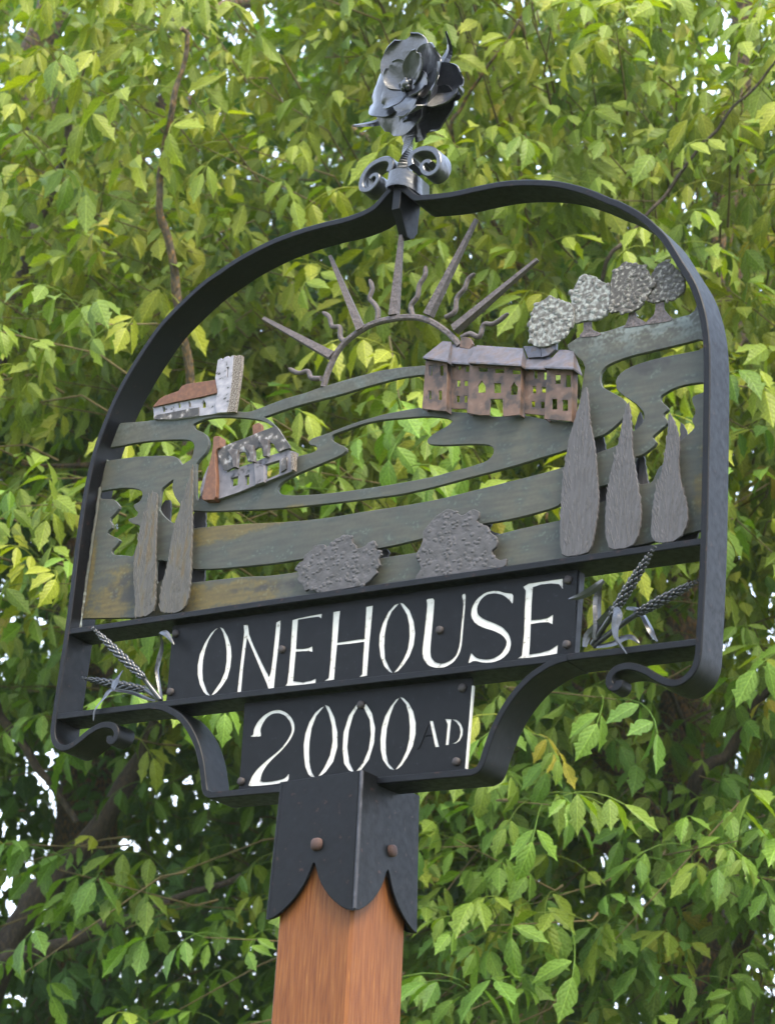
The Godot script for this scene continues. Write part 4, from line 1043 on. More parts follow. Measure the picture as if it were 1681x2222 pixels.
func slope(called: String, a: Vector2, b: Vector2, e: Vector2, f: Vector2, zf: float, zr: float, zb: float, parent: Node3D) -> void:
	var p := [Vector3(a.x, a.y, zf), Vector3(b.x, b.y, zf), Vector3(b.x, b.y, zb), Vector3(a.x, a.y, zb), Vector3(e.x, e.y, zr), Vector3(f.x, f.y, zr)]
	for k in 6:
		p[k].x *= 0.001
		p[k].y *= 0.001
	var s := Shape.new()
	var mid := Vector3.ZERO
	for q in p:
		mid += q / 6.0
	for q in [[0, 1, 5, 4], [3, 2, 5, 4], [0, 1, 2, 3]]:
		s.quad(p[q[0]], p[q[1]], p[q[2]], p[q[3]], (p[q[0]] + p[q[1]] + p[q[2]] + p[q[3]]) * 0.25 - mid)
	s.flat(p[1], p[2], p[5], Vector3(1, 0.3, 0))
	s.flat(p[0], p[3], p[4], Vector3(-1, 0.3, 0))
	var drop := Vector3(0, -0.0026, 0)      # the eaves board
	s.quad(p[0], p[1], p[1] + drop, p[0] + drop, Vector3(0, 0, 1))
	s.quad(p[1], p[2], p[2] + drop, p[1] + drop, Vector3(1, 0, 0))
	s.quad(p[0], p[3], p[3] + drop, p[0] + drop, Vector3(-1, 0, 0))
	hung(called, s, "slate_paint", parent)


func build_manor() -> void:
	var o := sign_group("manor_house_cutout")
	var fronts := [
		[MA, [MA_1, MA_2, MA_3, MA_4], -0.012], [MB, [MB_1, MB_2, MB_3, MB_4, MB_5, MB_6], -0.022], [MC, [MC_1, MC_2, MC_3, MC_4, MC_5, MC_6], -0.012],
		[MD, [MD_1, MD_2, MD_3, MD_4, MD_5, MD_6], -0.022], [ME, [ME_1, ME_2, ME_3, ME_4], -0.012]]
	for f in fronts:
		var holes := []
		for h in f[1]:
			holes.append(pts(h))
		var outline := tidy(pts(f[0]), true)
		hung("front_wall", plate(outline, holes, f[2], 0.0022, 0.0003), "manor_wall_paint", o)
		if f[2] > -0.02:
			var top_l := outline[0]
			var top_r := outline[0]
			var low_l := outline[0]
			var low_r := outline[0]
			for p in outline:
				top_r = p if p.x + p.y * 0.9 > top_r.x + top_r.y * 0.9 else top_r
				low_r = p if p.x - p.y * 0.9 > low_r.x - low_r.y * 0.9 else low_r
				top_l = p if -p.x + p.y * 0.9 > -top_l.x + top_l.y * 0.9 else top_l
				low_l = p if -p.x - p.y * 0.9 > -low_l.x - low_l.y * 0.9 else low_l
			for e in [[top_r, low_r, 1.0], [top_l, low_l, -1.0]]:
				var wall := PackedVector2Array([e[0], e[1], e[1] - Vector2(0.0018 * e[2], 0), e[0] - Vector2(0.0018 * e[2], 0)])
				hung("side_wall", plate(wall, [], f[2] - 0.0023, 0.0130, 0.0), "manor_wall_paint", o)
	slope("roof", Vector2(128, -73.5), Vector2(172, -84.5), Vector2(112, -32), Vector2(166, -47), -0.0115, -0.0298, -0.0265, o)
	slope("roof", Vector2(84, -61.5), Vector2(131, -77), Vector2(98, -25), Vector2(115.5, -29), 0.0, -0.0285, -0.0268, o)
	slope("roof", Vector2(266, -108.5), Vector2(313, -118.5), Vector2(258, -82), Vector2(310, -92), -0.0118, -0.0312, -0.0272, o)
	slope("roof", Vector2(170.5, -86), Vector2(268, -109.3), Vector2(163.5, -44), Vector2(250, -66), 0.0, -0.0292, -0.0270, o)
	slope("roof", Vector2(309, -120), Vector2(361, -132), Vector2(316, -81), Vector2(341, -86.6), 0.0, -0.0288, -0.0266, o)
	hung("chimney", plate(pts([134, -26, 133, -43, 152, -50, 157.5, -42, 152, -31, 142, -27]), [], -0.0262, 0.006, 0.0006), "manor_wall_paint", o)
	hung("chimney", plate(pts([252, -64, 284, -70, 286, -89, 262, -86]), [], -0.0255, 0.006, 0.0006), "slate_paint", o)
	hung("chimney", plate(pts([287, -71, 292, -71, 292, -68, 298, -68.5, 298, -65.5, 304, -66, 304, -63, 309, -63, 312, -67, 312.5, -82, 300, -90, 288, -91]), [], -0.0235, 0.006, 0.0006), "slate_paint", o)


func build_sun() -> void:
	var o := sign_group("rising_sun")
	var arc := curve(pts(SUN_ARC), 4)
	hung("arc", bar(arc, -0.0255, 0.009, 0.0098, 0.0022), "weathered_steel", o)
	for r in [RAY1, RAY2, RAY3, RAY4, RAY5]:
		var a := pts(r)
		hung("ray", tube(PackedVector3Array([Vector3(a[0].x, a[0].y, -0.030), Vector3(a[1].x, a[1].y, -0.030)]), func(k): return lerpf(0.0098, 0.0040, k), 4, true), "weathered_steel", o)
	for w in [WAVY1, WAVY2, WAVY3, WAVY4, WAVY5, WAVY6]:
		var line := []
		for q in pts(w):
			line.append(Vector3(q.x, q.y, -0.030))
		hung("wavy_ray", tube(curve3(line, 5), func(k): return lerpf(0.0046, 0.0038, k) * (1.0 - 0.5 * smoothstep(0.93, 1.0, k)), 8), "weathered_steel", o)


func lettered(called: String, outline: PackedVector2Array, letters: Array, bolts: Array, thick: float) -> void:
	var o := sign_group(called)
	var holes := []
	for l in letters:
		for s in l[1]:
			holes.append(inset(tidy(rounded(pts(s), 1, 0.2) if l[2] else pts(s), true), -0.00045))
	hung("face", plate(outline, holes, -0.020, 0.0010, 0.0), "plate_paint", o)
	hung("backing", plate(outline, [], -0.0218, thick - 0.0018, 0.0006), "plate_paint", o)
	for l in letters:
		var s := Shape.new()
		for q in l[1]:
			var c := tidy(rounded(pts(q), 1, 0.2) if l[2] else pts(q), true)
			plate(inset(c, -0.0009), [], -0.0211, 0.0006, 0.0, s)
		hung(l[0], s, l[3] if l.size() > 3 else "letter_paint", o)
	for b in bolts:
		hung("bolt", bolt(Vector3(b.x, b.y, -0.020), Vector3(0, 0, 1), 0.0066), "painted_bolt", o)


func build_plates() -> void:
	lettered("name_plate", PackedVector2Array([Vector2(-0.378, -0.446), Vector2(-0.371, -0.5785), Vector2(0.3835, -0.5785), Vector2(0.379, -0.446)]),
		[["letter", [LN_O1_1, LN_O1_2], false], ["letter", [LN_N_1], false], ["letter", [LN_E1_1], false], ["letter", [LN_H_1], false], ["letter", [LN_O2_1, LN_O2_2], false], ["letter", [LN_U_1], true], ["letter", [LN_S_1], true], ["letter", [LN_E2_1], false]],
		Array(pts(BOLT_N)), 0.0135)
	lettered("year_plate", PackedVector2Array([Vector2(-0.209, -0.592), Vector2(-0.200, -0.7355), Vector2(0.2155, -0.7355), Vector2(0.2115, -0.592)]),
		[["digit", [LY_T_1], true], ["digit", [LY_A0_1, LY_A0_2], false], ["digit", [LY_B0_1, LY_B0_2], false], ["digit", [LY_C0_1, LY_C0_2], false], ["letter", [LY_AS_1], false], ["letter", [LY_DS_1, LY_DS_2], false], ["letter", [LY_AS_2, LY_AS_3], false, "plate_paint"]],
		Array(pts(BOLT_Y)), 0.006)
	var edge := Shape.new()      # bare white edge of the year plate
	box(edge, Vector3(0.2138, -0.730, -0.0245), Vector3(0.2158, -0.605, -0.0196), 0.0004)
	var o := hung("plate_edge", edge, "letter_paint", sign_root.get_node("year_plate"))
	o.rotation.z = 0.0
	var side := Shape.new()
	box(side, Vector3(0.3825, -0.578, -0.0335), Vector3(0.3842, -0.450, -0.0205), 0.0005)
	hung("plate_edge", side, "iron_paint", sign_root.get_node("name_plate"))


func ear(a: Vector3, b: Vector3, wide: float, rows: int) -> Shape:
	var s := Shape.new()
	var d := (b - a).normalized()
	var side := d.cross(Vector3(0, 0, 1)).normalized()
	var out := side.cross(d)
	for i in rows:
		var k := float(i) / (rows - 1)
		var w := wide * (0.55 + 0.45 * sin(PI * minf(1.0, 0.18 + 0.9 * k))) * (1.0 - 0.35 * smoothstep(0.8, 1.0, k))
		for q in 5:
			var an := TAU * (q + 0.5 * (i % 2)) / 5.0
			var o := side * cos(an) + out * sin(an)
			var p := a.lerp(b, k) + o * w * 0.30
			var up := (d + o * 0.45).normalized()
			var x := up.cross(Vector3(0.3, 0.2, 1)).normalized()
			ball(s, p, Basis(x * w * 0.20, up * w * 0.44, x.cross(up) * w * 0.20), 6, 4)
	return s


func v3(a: Array) -> Array:
	var out := []
	for i in range(0, a.size(), 3):
		out.append(Vector3(a[i], a[i + 1], a[i + 2]) * 0.001)
	return out


func build_wheat() -> void:
	for side in 2:
		var o := sign_group("wheat_spray")
		var stems: Array
		var ears: Array
		var leaves: Array
		if side == 0:
			stems = [[-384, -570, -20, -405, -545, -10, -413, -533, -2], [-394, -566, -33, -420, -551, -35, -440, -540, -36]]
			ears = [[-411, -535, -1, -529, -441, 5, 0.016, 19], [-436, -543, -36, -576, -509.5, -36, 0.016, 19]]
			leaves = [[[-381, -570, -20, -398.5, -524, -20, -399, -506, -20, -394, -480, -18, -391, -464, -8], 0.0085, Vector3(0.75, 0.1, 0.6)],
				[[-391, -464, -8, -382, -463, 2, -372, -466, 6, -362, -473, 6, -348, -489, 5], 0.011, Vector3(0.2, 0.3, 1)],
				[[-390, -573, -15, -412, -566, -14, -437, -556, -12, -462, -551, -6, -474, -552, 2, -484, -566, 5, -498, -584, 6, -499, -602, 5], 0.013, Vector3(0.1, 0.75, 0.6)],
				[[-469, -553, 0, -473, -535, -6, -466, -515, -12], 0.011, Vector3(-0.4, 0.2, 1)]]
		else:
			stems = [[412, -564, -20, 432, -546, -12, 455, -528, -1], [413, -566, -22, 452, -542, -21, 484, -525, -20]]
			ears = [[453, -530, -1, 524.5, -444, 15, 0.0155, 18], [482, -525.5, -20, 577, -488, -20, 0.0155, 18]]
			leaves = [[[420, -560, -12, 424, -537, -10, 422, -510, -10, 424, -492, -8, 432, -478, -2], 0.013, Vector3(0.5, 0.1, 0.8)],
				[[438, -478, 3, 430, -487, 6, 418, -494, 6, 400, -499, 5, 383, -500, 4], 0.011, Vector3(0.1, -0.5, 0.9)],
				[[403, -568, -15, 407, -552, -15, 423, -541, -14, 447, -528, -6, 458, -527, 4, 468, -536, 9, 466, -553, 10, 470, -572, 10, 486, -594, 8], 0.0155, Vector3(0.1, -0.35, 0.9)],
				[[459, -511, -30, 477, -516, -30, 486, -526, -30, 497, -544, -29, 504, -556, -28, 513, -568, -27], 0.012, Vector3(0.6, 0.2, 0.7)],
				[[420, -568, -20, 446, -566, -20, 462, -560, -20, 476, -560, -20, 489, -571, -20], 0.011, Vector3(0.0, 0.4, 0.9)]]
		for q in stems:
			hung("stem", tube(curve3(v3(q), 4), func(k): return 0.0042, 7), "forged_iron", o)
		for q in ears:
			hung("ear", ear(Vector3(q[0], q[1], q[2]) * 0.001, Vector3(q[3], q[4], q[5]) * 0.001, q[6], q[7]), "forged_iron", o)
		for q in leaves:
			var wide: float = q[1]
			var facing: Vector3 = q[2]
			hung("leaf", ribbon(curve3(v3(q[0]), 6), func(k): return wide * sin(PI * clampf(0.12 + 0.86 * k, 0, 1)) + 0.001, func(k): return facing.rotated(Vector3.UP, 0.5 * sin(k * 4.0))), "forged_iron", o)


func build_post() -> void:
	# the post leans a little; collar and timber share the lean
	var top := Vector3(-0.001, SIGN_Y - 0.741, -0.037)
	var lean := Basis(Vector3(0, 0, 1), 0.048)
	var cap := group("post_cap", sign_root)
	cap.position = top
	cap.basis = lean
	var prof := [[-1.0, -0.206], [-0.86, -0.2035], [-0.72, -0.198], [-0.57, -0.190], [-0.43, -0.181], [-0.31, -0.171], [-0.21, -0.161], [-0.13, -0.150], [-0.08, -0.141], [-0.03, -0.132], [0.0, -0.129]]
	for side in 4:
		var outline := PackedVector2Array([Vector2(1, 0.0), Vector2(-1, 0.0)])
		for q in prof:
			outline.append(Vector2(q[0], q[1]))
		for k in range(prof.size() - 2, -1, -1):
			outline.append(Vector2(-prof[k][0], prof[k][1]))
		for k in outline.size():
			var half := 0.0745 + 0.0045 * -outline[k].y / 0.206
			outline[k].x *= half - (0.0002 if side % 2 else 0.0051)
		var s := plate(outline, [], 0.0, 0.005, 0.0009)
		for k in s.v.size():
			var half := 0.0745 + 0.0045 * -s.v[k].y / 0.206
			s.v[k].z += half
		var w := hung("wall", s, "iron_paint", cap)
		w.rotation.y = side * PI * 0.5
	var lid := Shape.new()
	box(lid, Vector3(-0.0745, -0.004, -0.0745), Vector3(0.0745, 0.0012, 0.0745), 0.0012)
	hung("lid", lid, "iron_paint", cap)
	var head := bolt(Vector3(0.004, -0.103 + 0.0, 0.0768), Vector3(0, 0, 1), 0.0098)
	hung("bolt", head, "rusty_steel", cap)
	hung("bolt", bolt(Vector3(0.0768, -0.100, -0.006), Vector3(1, 0, 0), 0.0095), "rusty_steel", cap)
	var corner := Shape.new()     # weld bead down the near corner
	tube(PackedVector3Array([Vector3(0.0742, 0, 0.0742), Vector3(0.0765, -0.1, 0.0765), Vector3(0.0787, -0.204, 0.0787)]), func(k): return 0.0028, 8, false, corner)
	hung("corner_weld", corner, "worn_edge", cap)
	var post := Shape.new()
	var down := top.y / cos(0.048) + 0.1
	var section := PackedVector2Array()
	for q in [[1, 1], [-1, 1], [-1, -1], [1, -1]]:
		section.append_array(PackedVector2Array([Vector2(q[0], q[1])]))
	var ch := 0.0045
	var ring := []
	for k in 4:
		var a := section[k]
		var b := section[(k + 1) % 4]
		ring.append([a, (b - a).normalized() * ch])
		ring.append([b, (a - b).normalized() * ch])
	for k in 8:
		var j := (k + 1) % 8
		var rows := [[-0.006, 0.0655], [-0.5, 0.0685], [-1.3, 0.071], [-down, 0.073]]
		for r in 3:
			var q := []
			for e in [[k, r], [j, r], [j, r + 1], [k, r + 1]]:
				var c: Vector2 = ring[e[0]][0] * rows[e[1]][1] + ring[e[0]][1]
				q.append(Vector3(c.x, rows[e[1]][0], c.y))
			post.quad(q[0], q[1], q[2], q[3], Vector3(q[0].x + q[1].x, 0, q[0].z + q[1].z))
	var p := part("post", post, mats["varnished_timber"], sign_root, top)
	p.basis = lean


func build_sign() -> void:
	sign_root = thing("village_sign", "black iron village sign with rose finial, cut-out landscape and lettered plates on timber post", "village sign")
	build_post()
	build_frame()
	build_rose()
	build_panel()
	build_planting()
	build_church()
	build_cottage()
	build_manor()
	build_sun()
	build_plates()
	build_wheat()


# ---------------------------------------------------------------- trees
const LEAF_TONES := [
	[0.310, 0.360, 0.056], [0.254, 0.325, 0.056], [0.202, 0.280, 0.052], [0.146, 0.225, 0.042], [0.348, 0.365, 0.050],
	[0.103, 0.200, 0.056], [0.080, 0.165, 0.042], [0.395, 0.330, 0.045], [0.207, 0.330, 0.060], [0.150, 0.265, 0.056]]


func leaflet(s: Shape, from: Vector3, d: Vector3, up: Vector3, long: float, wide: float, sag: float, toothed: bool) -> void:
	var rows := [[0.0, 0.04], [0.14, 0.54], [0.30, 0.90], [0.46, 1.0], [0.60, 0.84], [0.66, 0.86], [0.80, 0.42], [0.90, 0.18], [1.0, 0.0]]
	var side := d.cross(up).normalized()
	var p := from
	var line := []
	var run := 0.0
	for i in rows.size():
		var t: float = rows[i][0]
		var dd := (d.rotated(side, -sag * t)).normalized()
		p += dd * (t - run) * long
		run = t
		var w: float = rows[i][1] * wide * 0.5
		if toothed and i == 4:
			w *= 0.84
		if toothed and i == 5:
			w *= 1.22
		var n := side.cross(dd).normalized()
		var lift := n * w * 0.34
		line.append([p - side * w + lift, p, p + side * w + lift, (n - side * 0.32).normalized(), n, (n + side * 0.32).normalized(), t, rows[i][1]])
	for i in rows.size() - 1:
		var a: Array = line[i]
		var b: Array = line[i + 1]
		for h in [[0, 1, -1.0], [1, 2, 1.0]]:
			var n0: Vector3 = a[3 if h[0] == 0 else 5]
			var n1: Vector3 = b[3 if h[0] == 0 else 5]
			var ua := Vector2(0.5 + (0.5 * a[7] * h[2] if h[0] == 0 else 0.0), a[6])
			var ub := Vector2(0.5 + (0.5 * a[7] * h[2] if h[0] == 1 else 0.0), a[6])
			var uc := Vector2(0.5 + (0.5 * b[7] * h[2] if h[0] == 1 else 0.0), b[6])
			var ud := Vector2(0.5 + (0.5 * b[7] * h[2] if h[0] == 0 else 0.0), b[6])
			s.tri(a[h[0]], a[h[1]], b[h[1]], n0, n0, n1, ua, ub, uc)
			s.tri(a[h[0]], b[h[1]], b[h[0]], n0, n1, n1, ua, uc, ud)


func compound_leaf(seed_: int, pairs: int, size: float, broad: float) -> Shape:
	var r := RandomNumberGenerator.new()
	r.seed = seed_
	var s := Shape.new()
	var stalk := []
	var d := Vector3(1, 0.35, 0)
	var p := Vector3.ZERO
	for i in 6:
		stalk.append(p)
		p += d.normalized() * 0.040 * size
		d.y -= 0.26
	var line := PackedVector3Array(stalk)
	tube(line, func(k): return 0.0014, 3, false, s)
	var tip: Vector3 = stalk[-1]
	leaflet(s, tip, Vector3(0.6, -0.8, r.randf_range(-0.2, 0.2)).normalized(), Vector3(0.8, 0.6, r.randf_range(-0.3, 0.3)), 0.100 * size * r.randf_range(0.9, 1.1), 0.044 * size * broad, r.randf_range(0.0, 0.9), true)
	for k in pairs:
		var at: Vector3 = stalk[4 - k * 2] if 4 - k * 2 > 0 else stalk[1]
		for side in [-1.0, 1.0]:
			var dir := Vector3(0.15 + r.randf_range(-0.25, 0.2), -0.85, side * r.randf_range(0.35, 0.95)).normalized()
			leaflet(s, at + dir * 0.006, dir, Vector3(0.55, 0.55, side * 0.65), 0.092 * size * r.randf_range(0.8, 1.1), 0.037 * size * broad, r.randf_range(-0.2, 0.9), r.randf() < 0.6)
	return s


func leaf_material(tone: Variant, tex: Texture2D, bumps: Texture2D) -> StandardMaterial3D:
	var m := StandardMaterial3D.new()
	m.albedo_texture = tex
	m.roughness = 0.48
	m.metallic_specular = 0.32
	m.normal_enabled = true
	m.normal_texture = bumps
	m.normal_scale = 0.7
	m.backlight_enabled = true
	m.backlight = Color(0.9, 0.95, 0.35)
	if tone == null:
		m.vertex_color_use_as_albedo = true
	else:
		m.albedo_color = Color(tone[0], tone[1], tone[2]).linear_to_srgb()
	return m


class Sprig:
	var at: Transform3D
	var tone: int
	var kind: int
	var near: float


func branch(path: Array, r0: float, r1: float, m: String, tree: Node3D, called := "branch") -> PackedVector3Array:
	var line := curve3(path, 5)
	var wob := noise(0.9, 2, FastNoiseLite.TYPE_SIMPLEX, 33)
	for i in range(1, line.size() - 1):
		line[i] += Vector3(wob.get_noise_3dv(line[i] * 4.0), wob.get_noise_3dv(line[i] * 4.0 + Vector3(50, 0, 0)), wob.get_noise_3dv(line[i] * 4.0 + Vector3(0, 80, 0))) * 0.02
	var s := tube(line, func(k): return lerpf(r0, r1, k) * (1.0 + 0.08 * sin(k * 40.0)), 9)
	for i in line.size():
		line[i] += tree.position
	part(called, s, mats[m], tree)
	return line


func crown(tree: Node3D, c: Vector3, size: Vector3, sprigs: int, leaves: Array, tones: Array, bark: String, heart: Vector3, clump: float, seed_: int, thin: Callable) -> void:
	var r := RandomNumberGenerator.new()
	r.seed = seed_
	var f := noise(clump, 2, FastNoiseLite.TYPE_SIMPLEX_SMOOTH, seed_)
	var eye := get_node("camera") as Camera3D
	var view := eye.transform.affine_inverse()
	var tan_y := tan(deg_to_rad(eye.fov * 0.5))
	var all: Array[Sprig] = []
	var twigs := []
	var made := 0
	var tried := 0
	while made < sprigs and tried < sprigs * 30:
		tried += 1
		var u := Vector3(r.randf_range(-1, 1), r.randf_range(-1, 1), r.randf_range(-1, 1))
		if u.length() > 1.0:
			continue
		var p := c + Basis(Vector3.UP, 0.643) * (u * size)
		var dens := f.get_noise_3dv(p) * 1.5 + 0.60 + 0.25 * u.length()
		if r.randf() > dens * (thin.call(p) as float):
			continue
		made += 1
		var out := (p - heart)
		out.y *= 0.35
		out = (out.normalized() + Vector3(r.randf_range(-1, 1), r.randf_range(-0.5, 0.5), r.randf_range(-1, 1)) * 0.8).normalized()
		var long := r.randf_range(0.25, 0.5)
		var q := p + out * long + Vector3(0, -0.10 * long, 0)
		twigs.append([p, q])
		var tone_base := r.randf()
		var nl := r.randi_range(5, 8)
		for k in nl:
			var t := float(k + 1) / nl
			var at := p.lerp(q, t)
			var spin := Vector3(out.x, 0, out.z).normalized().rotated(Vector3.UP, (1.0 if k % 2 else -1.0) * r.randf_range(0.5, 1.5) * (1.0 - 0.55 * t))
			var b := Basis(spin, Vector3.UP, spin.cross(Vector3.UP))
			b = b * Basis.from_euler(Vector3(r.randf_range(-0.65, 0.65), r.randf_range(-0.4, 0.4), r.randf_range(-0.7, 0.6)))
			var sp := Sprig.new()
			sp.at = Transform3D(b.scaled(Vector3.ONE * r.randf_range(0.68, 1.35)), at)
			var pick := tone_base * 0.6 + r.randf() * 0.4
			sp.tone = tones[clampi(int(pick * tones.size()), 0, tones.size() - 1)] if r.randf() > 0.008 else 7
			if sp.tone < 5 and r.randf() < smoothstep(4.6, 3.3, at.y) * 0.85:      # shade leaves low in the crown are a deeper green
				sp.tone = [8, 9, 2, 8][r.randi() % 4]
			sp.kind = r.randi() % leaves.size()
			var e := view * at
			var inside := e.z < 0.0 and absf(e.y) < -e.z * tan_y * 1.02 and absf(e.x) < -e.z * tan_y * 774.0 / 1024.0 * 1.02
			sp.near = -e.z if inside else 1e6
			all.append(sp)
	all.sort_custom(func(a, b): return a.near < b.near)
	var tex: Texture2D = mats["leaf_tex"]
	var bumps: Texture2D = mats["leaf_bumps"]
	for k in 300:
		var sp := all[k]
		var o := MeshInstance3D.new()
		o.name = "leaf" if k == 0 else "leaf_%03d" % k
		o.mesh = leaves[sp.kind]
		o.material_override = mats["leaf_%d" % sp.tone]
		o.transform = Transform3D(sp.at.basis, sp.at.origin - tree.position)
		tree.add_child(o, true)
	for kind in leaves.size():
		var mine := all.slice(300).filter(func(sp): return sp.kind == kind)
		var mm := MultiMesh.new()
		mm.transform_format = MultiMesh.TRANSFORM_3D
		mm.use_colors = true
		mm.mesh = leaves[kind]
		mm.instance_count = mine.size()
		for i in mine.size():
			var sp: Sprig = mine[i]
			mm.set_instance_transform(i, Transform3D(sp.at.basis, sp.at.origin - tree.position))
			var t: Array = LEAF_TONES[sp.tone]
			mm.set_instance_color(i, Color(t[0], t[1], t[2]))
		var o := MultiMeshInstance3D.new()
		o.name = "foliage" if kind == 0 else "foliage_%03d" % kind
		o.multimesh = mm
		o.material_override = mats["leaf_many"]
		o.set_meta("kind", "stuff")
		tree.add_child(o, true)
	var s := Shape.new()
	for q in twigs:
		var back: Vector3 = q[0] + (heart - q[0]) * 0.04 + Vector3(0, -0.03, 0)
		tube(PackedVector3Array([back - tree.position, q[0] - tree.position, q[1] - tree.position]), func(k): return lerpf(0.0045, 0.0015, k), 4, false, s)
	part("twigs", s, mats["twig_bark"], tree).set_meta("kind", "stuff")


func build_trees() -> void:
	mats["leaf_tex"] = leaf_image()
	mats["leaf_bumps"] = leaf_bumps()
	for k in LEAF_TONES.size():
		mats["leaf_%d" % k] = leaf_material(LEAF_TONES[k], mats["leaf_tex"], mats["leaf_bumps"])
	mats["leaf_many"] = leaf_material(null, mats["leaf_tex"], mats["leaf_bumps"])
	var light := []
	var dark := []
	for k in 7:
		light.append(compound_leaf(100 + k, 1 + k % 2, 1.0, 1.0).mesh())
		dark.append(compound_leaf(200 + k, 1 + k % 2, 0.9, 1.25).mesh())

	# the box elder right behind the sign
	var a := thing("box_elder_tree", "light green tree with drooping leaflets close behind the sign, filling the middle and right", "tree", Vector3(-1.9, 0, -4.6))
	branch([Vector3.ZERO, Vector3(0.05, 1.4, 0.02), Vector3(0.02, 2.8, -0.05), Vector3(-0.05, 4.2, 0.05), Vector3(0.0, 5.6, 0.0), Vector3(0.1, 7.4, 0.1)], 0.17, 0.05, "lichened_bark", a, "trunk")
	var o := a.position
	branch([Vector3(0.0, 3.4, 0.0), Vector3(-2.45, 4.0, -2.6) - o, Vector3(-2.36, 4.38, -2.2) - o, Vector3(-2.33, 4.68, -2.02) - o, Vector3(-2.33, 4.81, -1.95) - o, Vector3(-2.32, 4.92, -1.89) - o, Vector3(-2.29, 5.03, -1.84) - o, Vector3(-2.24, 5.15, -1.79) - o, Vector3(-2.19, 5.25, -1.76) - o, Vector3(-2.15, 5.38, -1.69) - o], 0.017, 0.007, "lichened_bark", a)
	branch([Vector3(0, 2.7, 0), Vector3(-1.4, 3.47, -3.64) - o, Vector3(-1.29, 3.64, -3.65) - o, Vector3(-1.23, 3.74, -3.64) - o, Vector3(-1.14, 3.86, -3.65) - o, Vector3(-1.02, 4.0, -3.66) - o, Vector3(-0.6, 4.5, -3.7) - o], 0.022, 0.010, "dark_bark", a)
	branch([Vector3(0, 3.9, 0), Vector3(-1.5, 4.5, -3.0) - o, Vector3(-1.2, 4.77, -2.57) - o, Vector3(-1.08, 4.9, -2.56) - o, Vector3(-0.98, 5.01, -2.56) - o, Vector3(-0.85, 5.13, -2.55) - o, Vector3(-0.75, 5.23, -2.54) - o, Vector3(-0.64, 5.31, -2.54) - o, Vector3(-0.45, 5.46, -2.53) - o], 0.008, 0.003, "dark_bark", a)
	branch([Vector3(0, 4.6, 0), Vector3(-1.76, 5.2, -2.8) - o, Vector3(-1.74, 5.34, -2.52) - o, Vector3(-1.67, 5.45, -2.49) - o, Vector3(-1.53, 5.61, -2.47) - o, Vector3(-1.42, 5.75, -2.44) - o], 0.009, 0.003, "lichened_bark", a)
	for k in 14:
		var an := TAU * k / 14.0 + rng.randf_range(-0.2, 0.2)
		var y := lerpf(2.2, 6.6, k / 13.0)
		var reach := rng.randf_range(1.6, 2.6)
		var d := Vector3(cos(an), 0, sin(an))
		branch([Vector3(0, y, 0), d * reach * 0.4 + Vector3(0, y + 0.45, 0), d * reach * 0.75 + Vector3(0, y + 0.75, 0), d * reach + Vector3(0, y + 0.7, 0)], 0.03, 0.006, "lichened_bark", a)
	crown(a, Vector3(-1.9, 4.5, -4.0), Vector3(3.2, 3.05, 1.6), 2500, light, [3, 2, 1, 0, 4, 1, 2, 3], "dark_bark", Vector3(-1.9, 4.6, -4.6), 0.55, 11, func(p): return lerpf(1.0, 0.12, smoothstep(-0.15, -0.75, (p.x + 1.35) * 0.8 - (p.z + 2.95) * 0.6) * smoothstep(4.6, 3.6, p.y)))

	# the darker tree at the left
	var b := thing("maple_tree", "darker green tree with thick forked brown branches at the lower left", "tree", Vector3(-4.6, 0, -3.6))
	o = b.position
	branch([Vector3.ZERO, Vector3(0.15, 1.2, 0.1), Vector3(0.45, 2.2, 0.25), Vector3(-4.0, 2.62, -3.2) - o], 0.15, 0.075, "dark_bark", b, "trunk")
	branch([Vector3(-4.0, 2.62, -3.2) - o, Vector3(-3.9, 2.75, -3.19) - o, Vector3(-3.82, 3.01, -3.21) - o, Vector3(-3.74, 3.19, -3.24) - o, Vector3(-3.63, 3.37, -3.3) - o, Vector3(-3.55, 3.49, -3.33) - o, Vector3(-3.48, 3.64, -3.36) - o, Vector3(-3.42, 3.78, -3.36) - o, Vector3(-3.38, 3.89, -3.35) - o, Vector3(-3.2, 4.4, -3.3) - o], 0.060, 0.022, "dark_bark", b)
	branch([Vector3(-3.84, 2.86, -3.18) - o, Vector3(-3.61, 2.94, -3.01) - o, Vector3(-3.57, 2.96, -3.04) - o, Vector3(-3.47, 3.01, -3.13) - o, Vector3(-3.38, 3.08, -3.19) - o, Vector3(-3.28, 3.13, -3.27) - o, Vector3(-3.21, 3.19, -3.32) - o, Vector3(-3.0, 3.3, -3.45) - o], 0.034, 0.010, "dark_bark", b)
	branch([Vector3(-3.9, 4.3, -2.5) - o, Vector3(-3.47, 3.77, -2.59) - o, Vector3(-3.45, 3.67, -2.66) - o, Vector3(-3.40, 3.57, -2.74) - o, Vector3(-3.34, 3.47, -2.84) - o, Vector3(-3.29, 3.37, -2.92) - o], 0.022, 0.010, "dark_bark", b)
	branch([Vector3(-3.95, 3.6, -2.9) - o, Vector3(-3.75, 4.6, -2.6) - o, Vector3(-3.61, 5.04, -2.55) - o, Vector3(-3.52, 5.23, -2.51) - o, Vector3(-3.49, 5.32, -2.48) - o, Vector3(-3.43, 5.44, -2.46) - o, Vector3(-3.39, 5.51, -2.45) - o, Vector3(-3.31, 5.68, -2.4) - o, Vector3(-3.25, 5.82, -2.36) - o, Vector3(-3.1, 6.1, -2.3) - o], 0.034, 0.008, "dark_bark", b)
	branch([Vector3(0.3, 1.8, 0.2), Vector3(-0.1, 3.0, 0.3), Vector3(-0.2, 4.4, 0.4), Vector3(0.0, 6.2, 0.4)], 0.1, 0.03, "dark_bark", b)
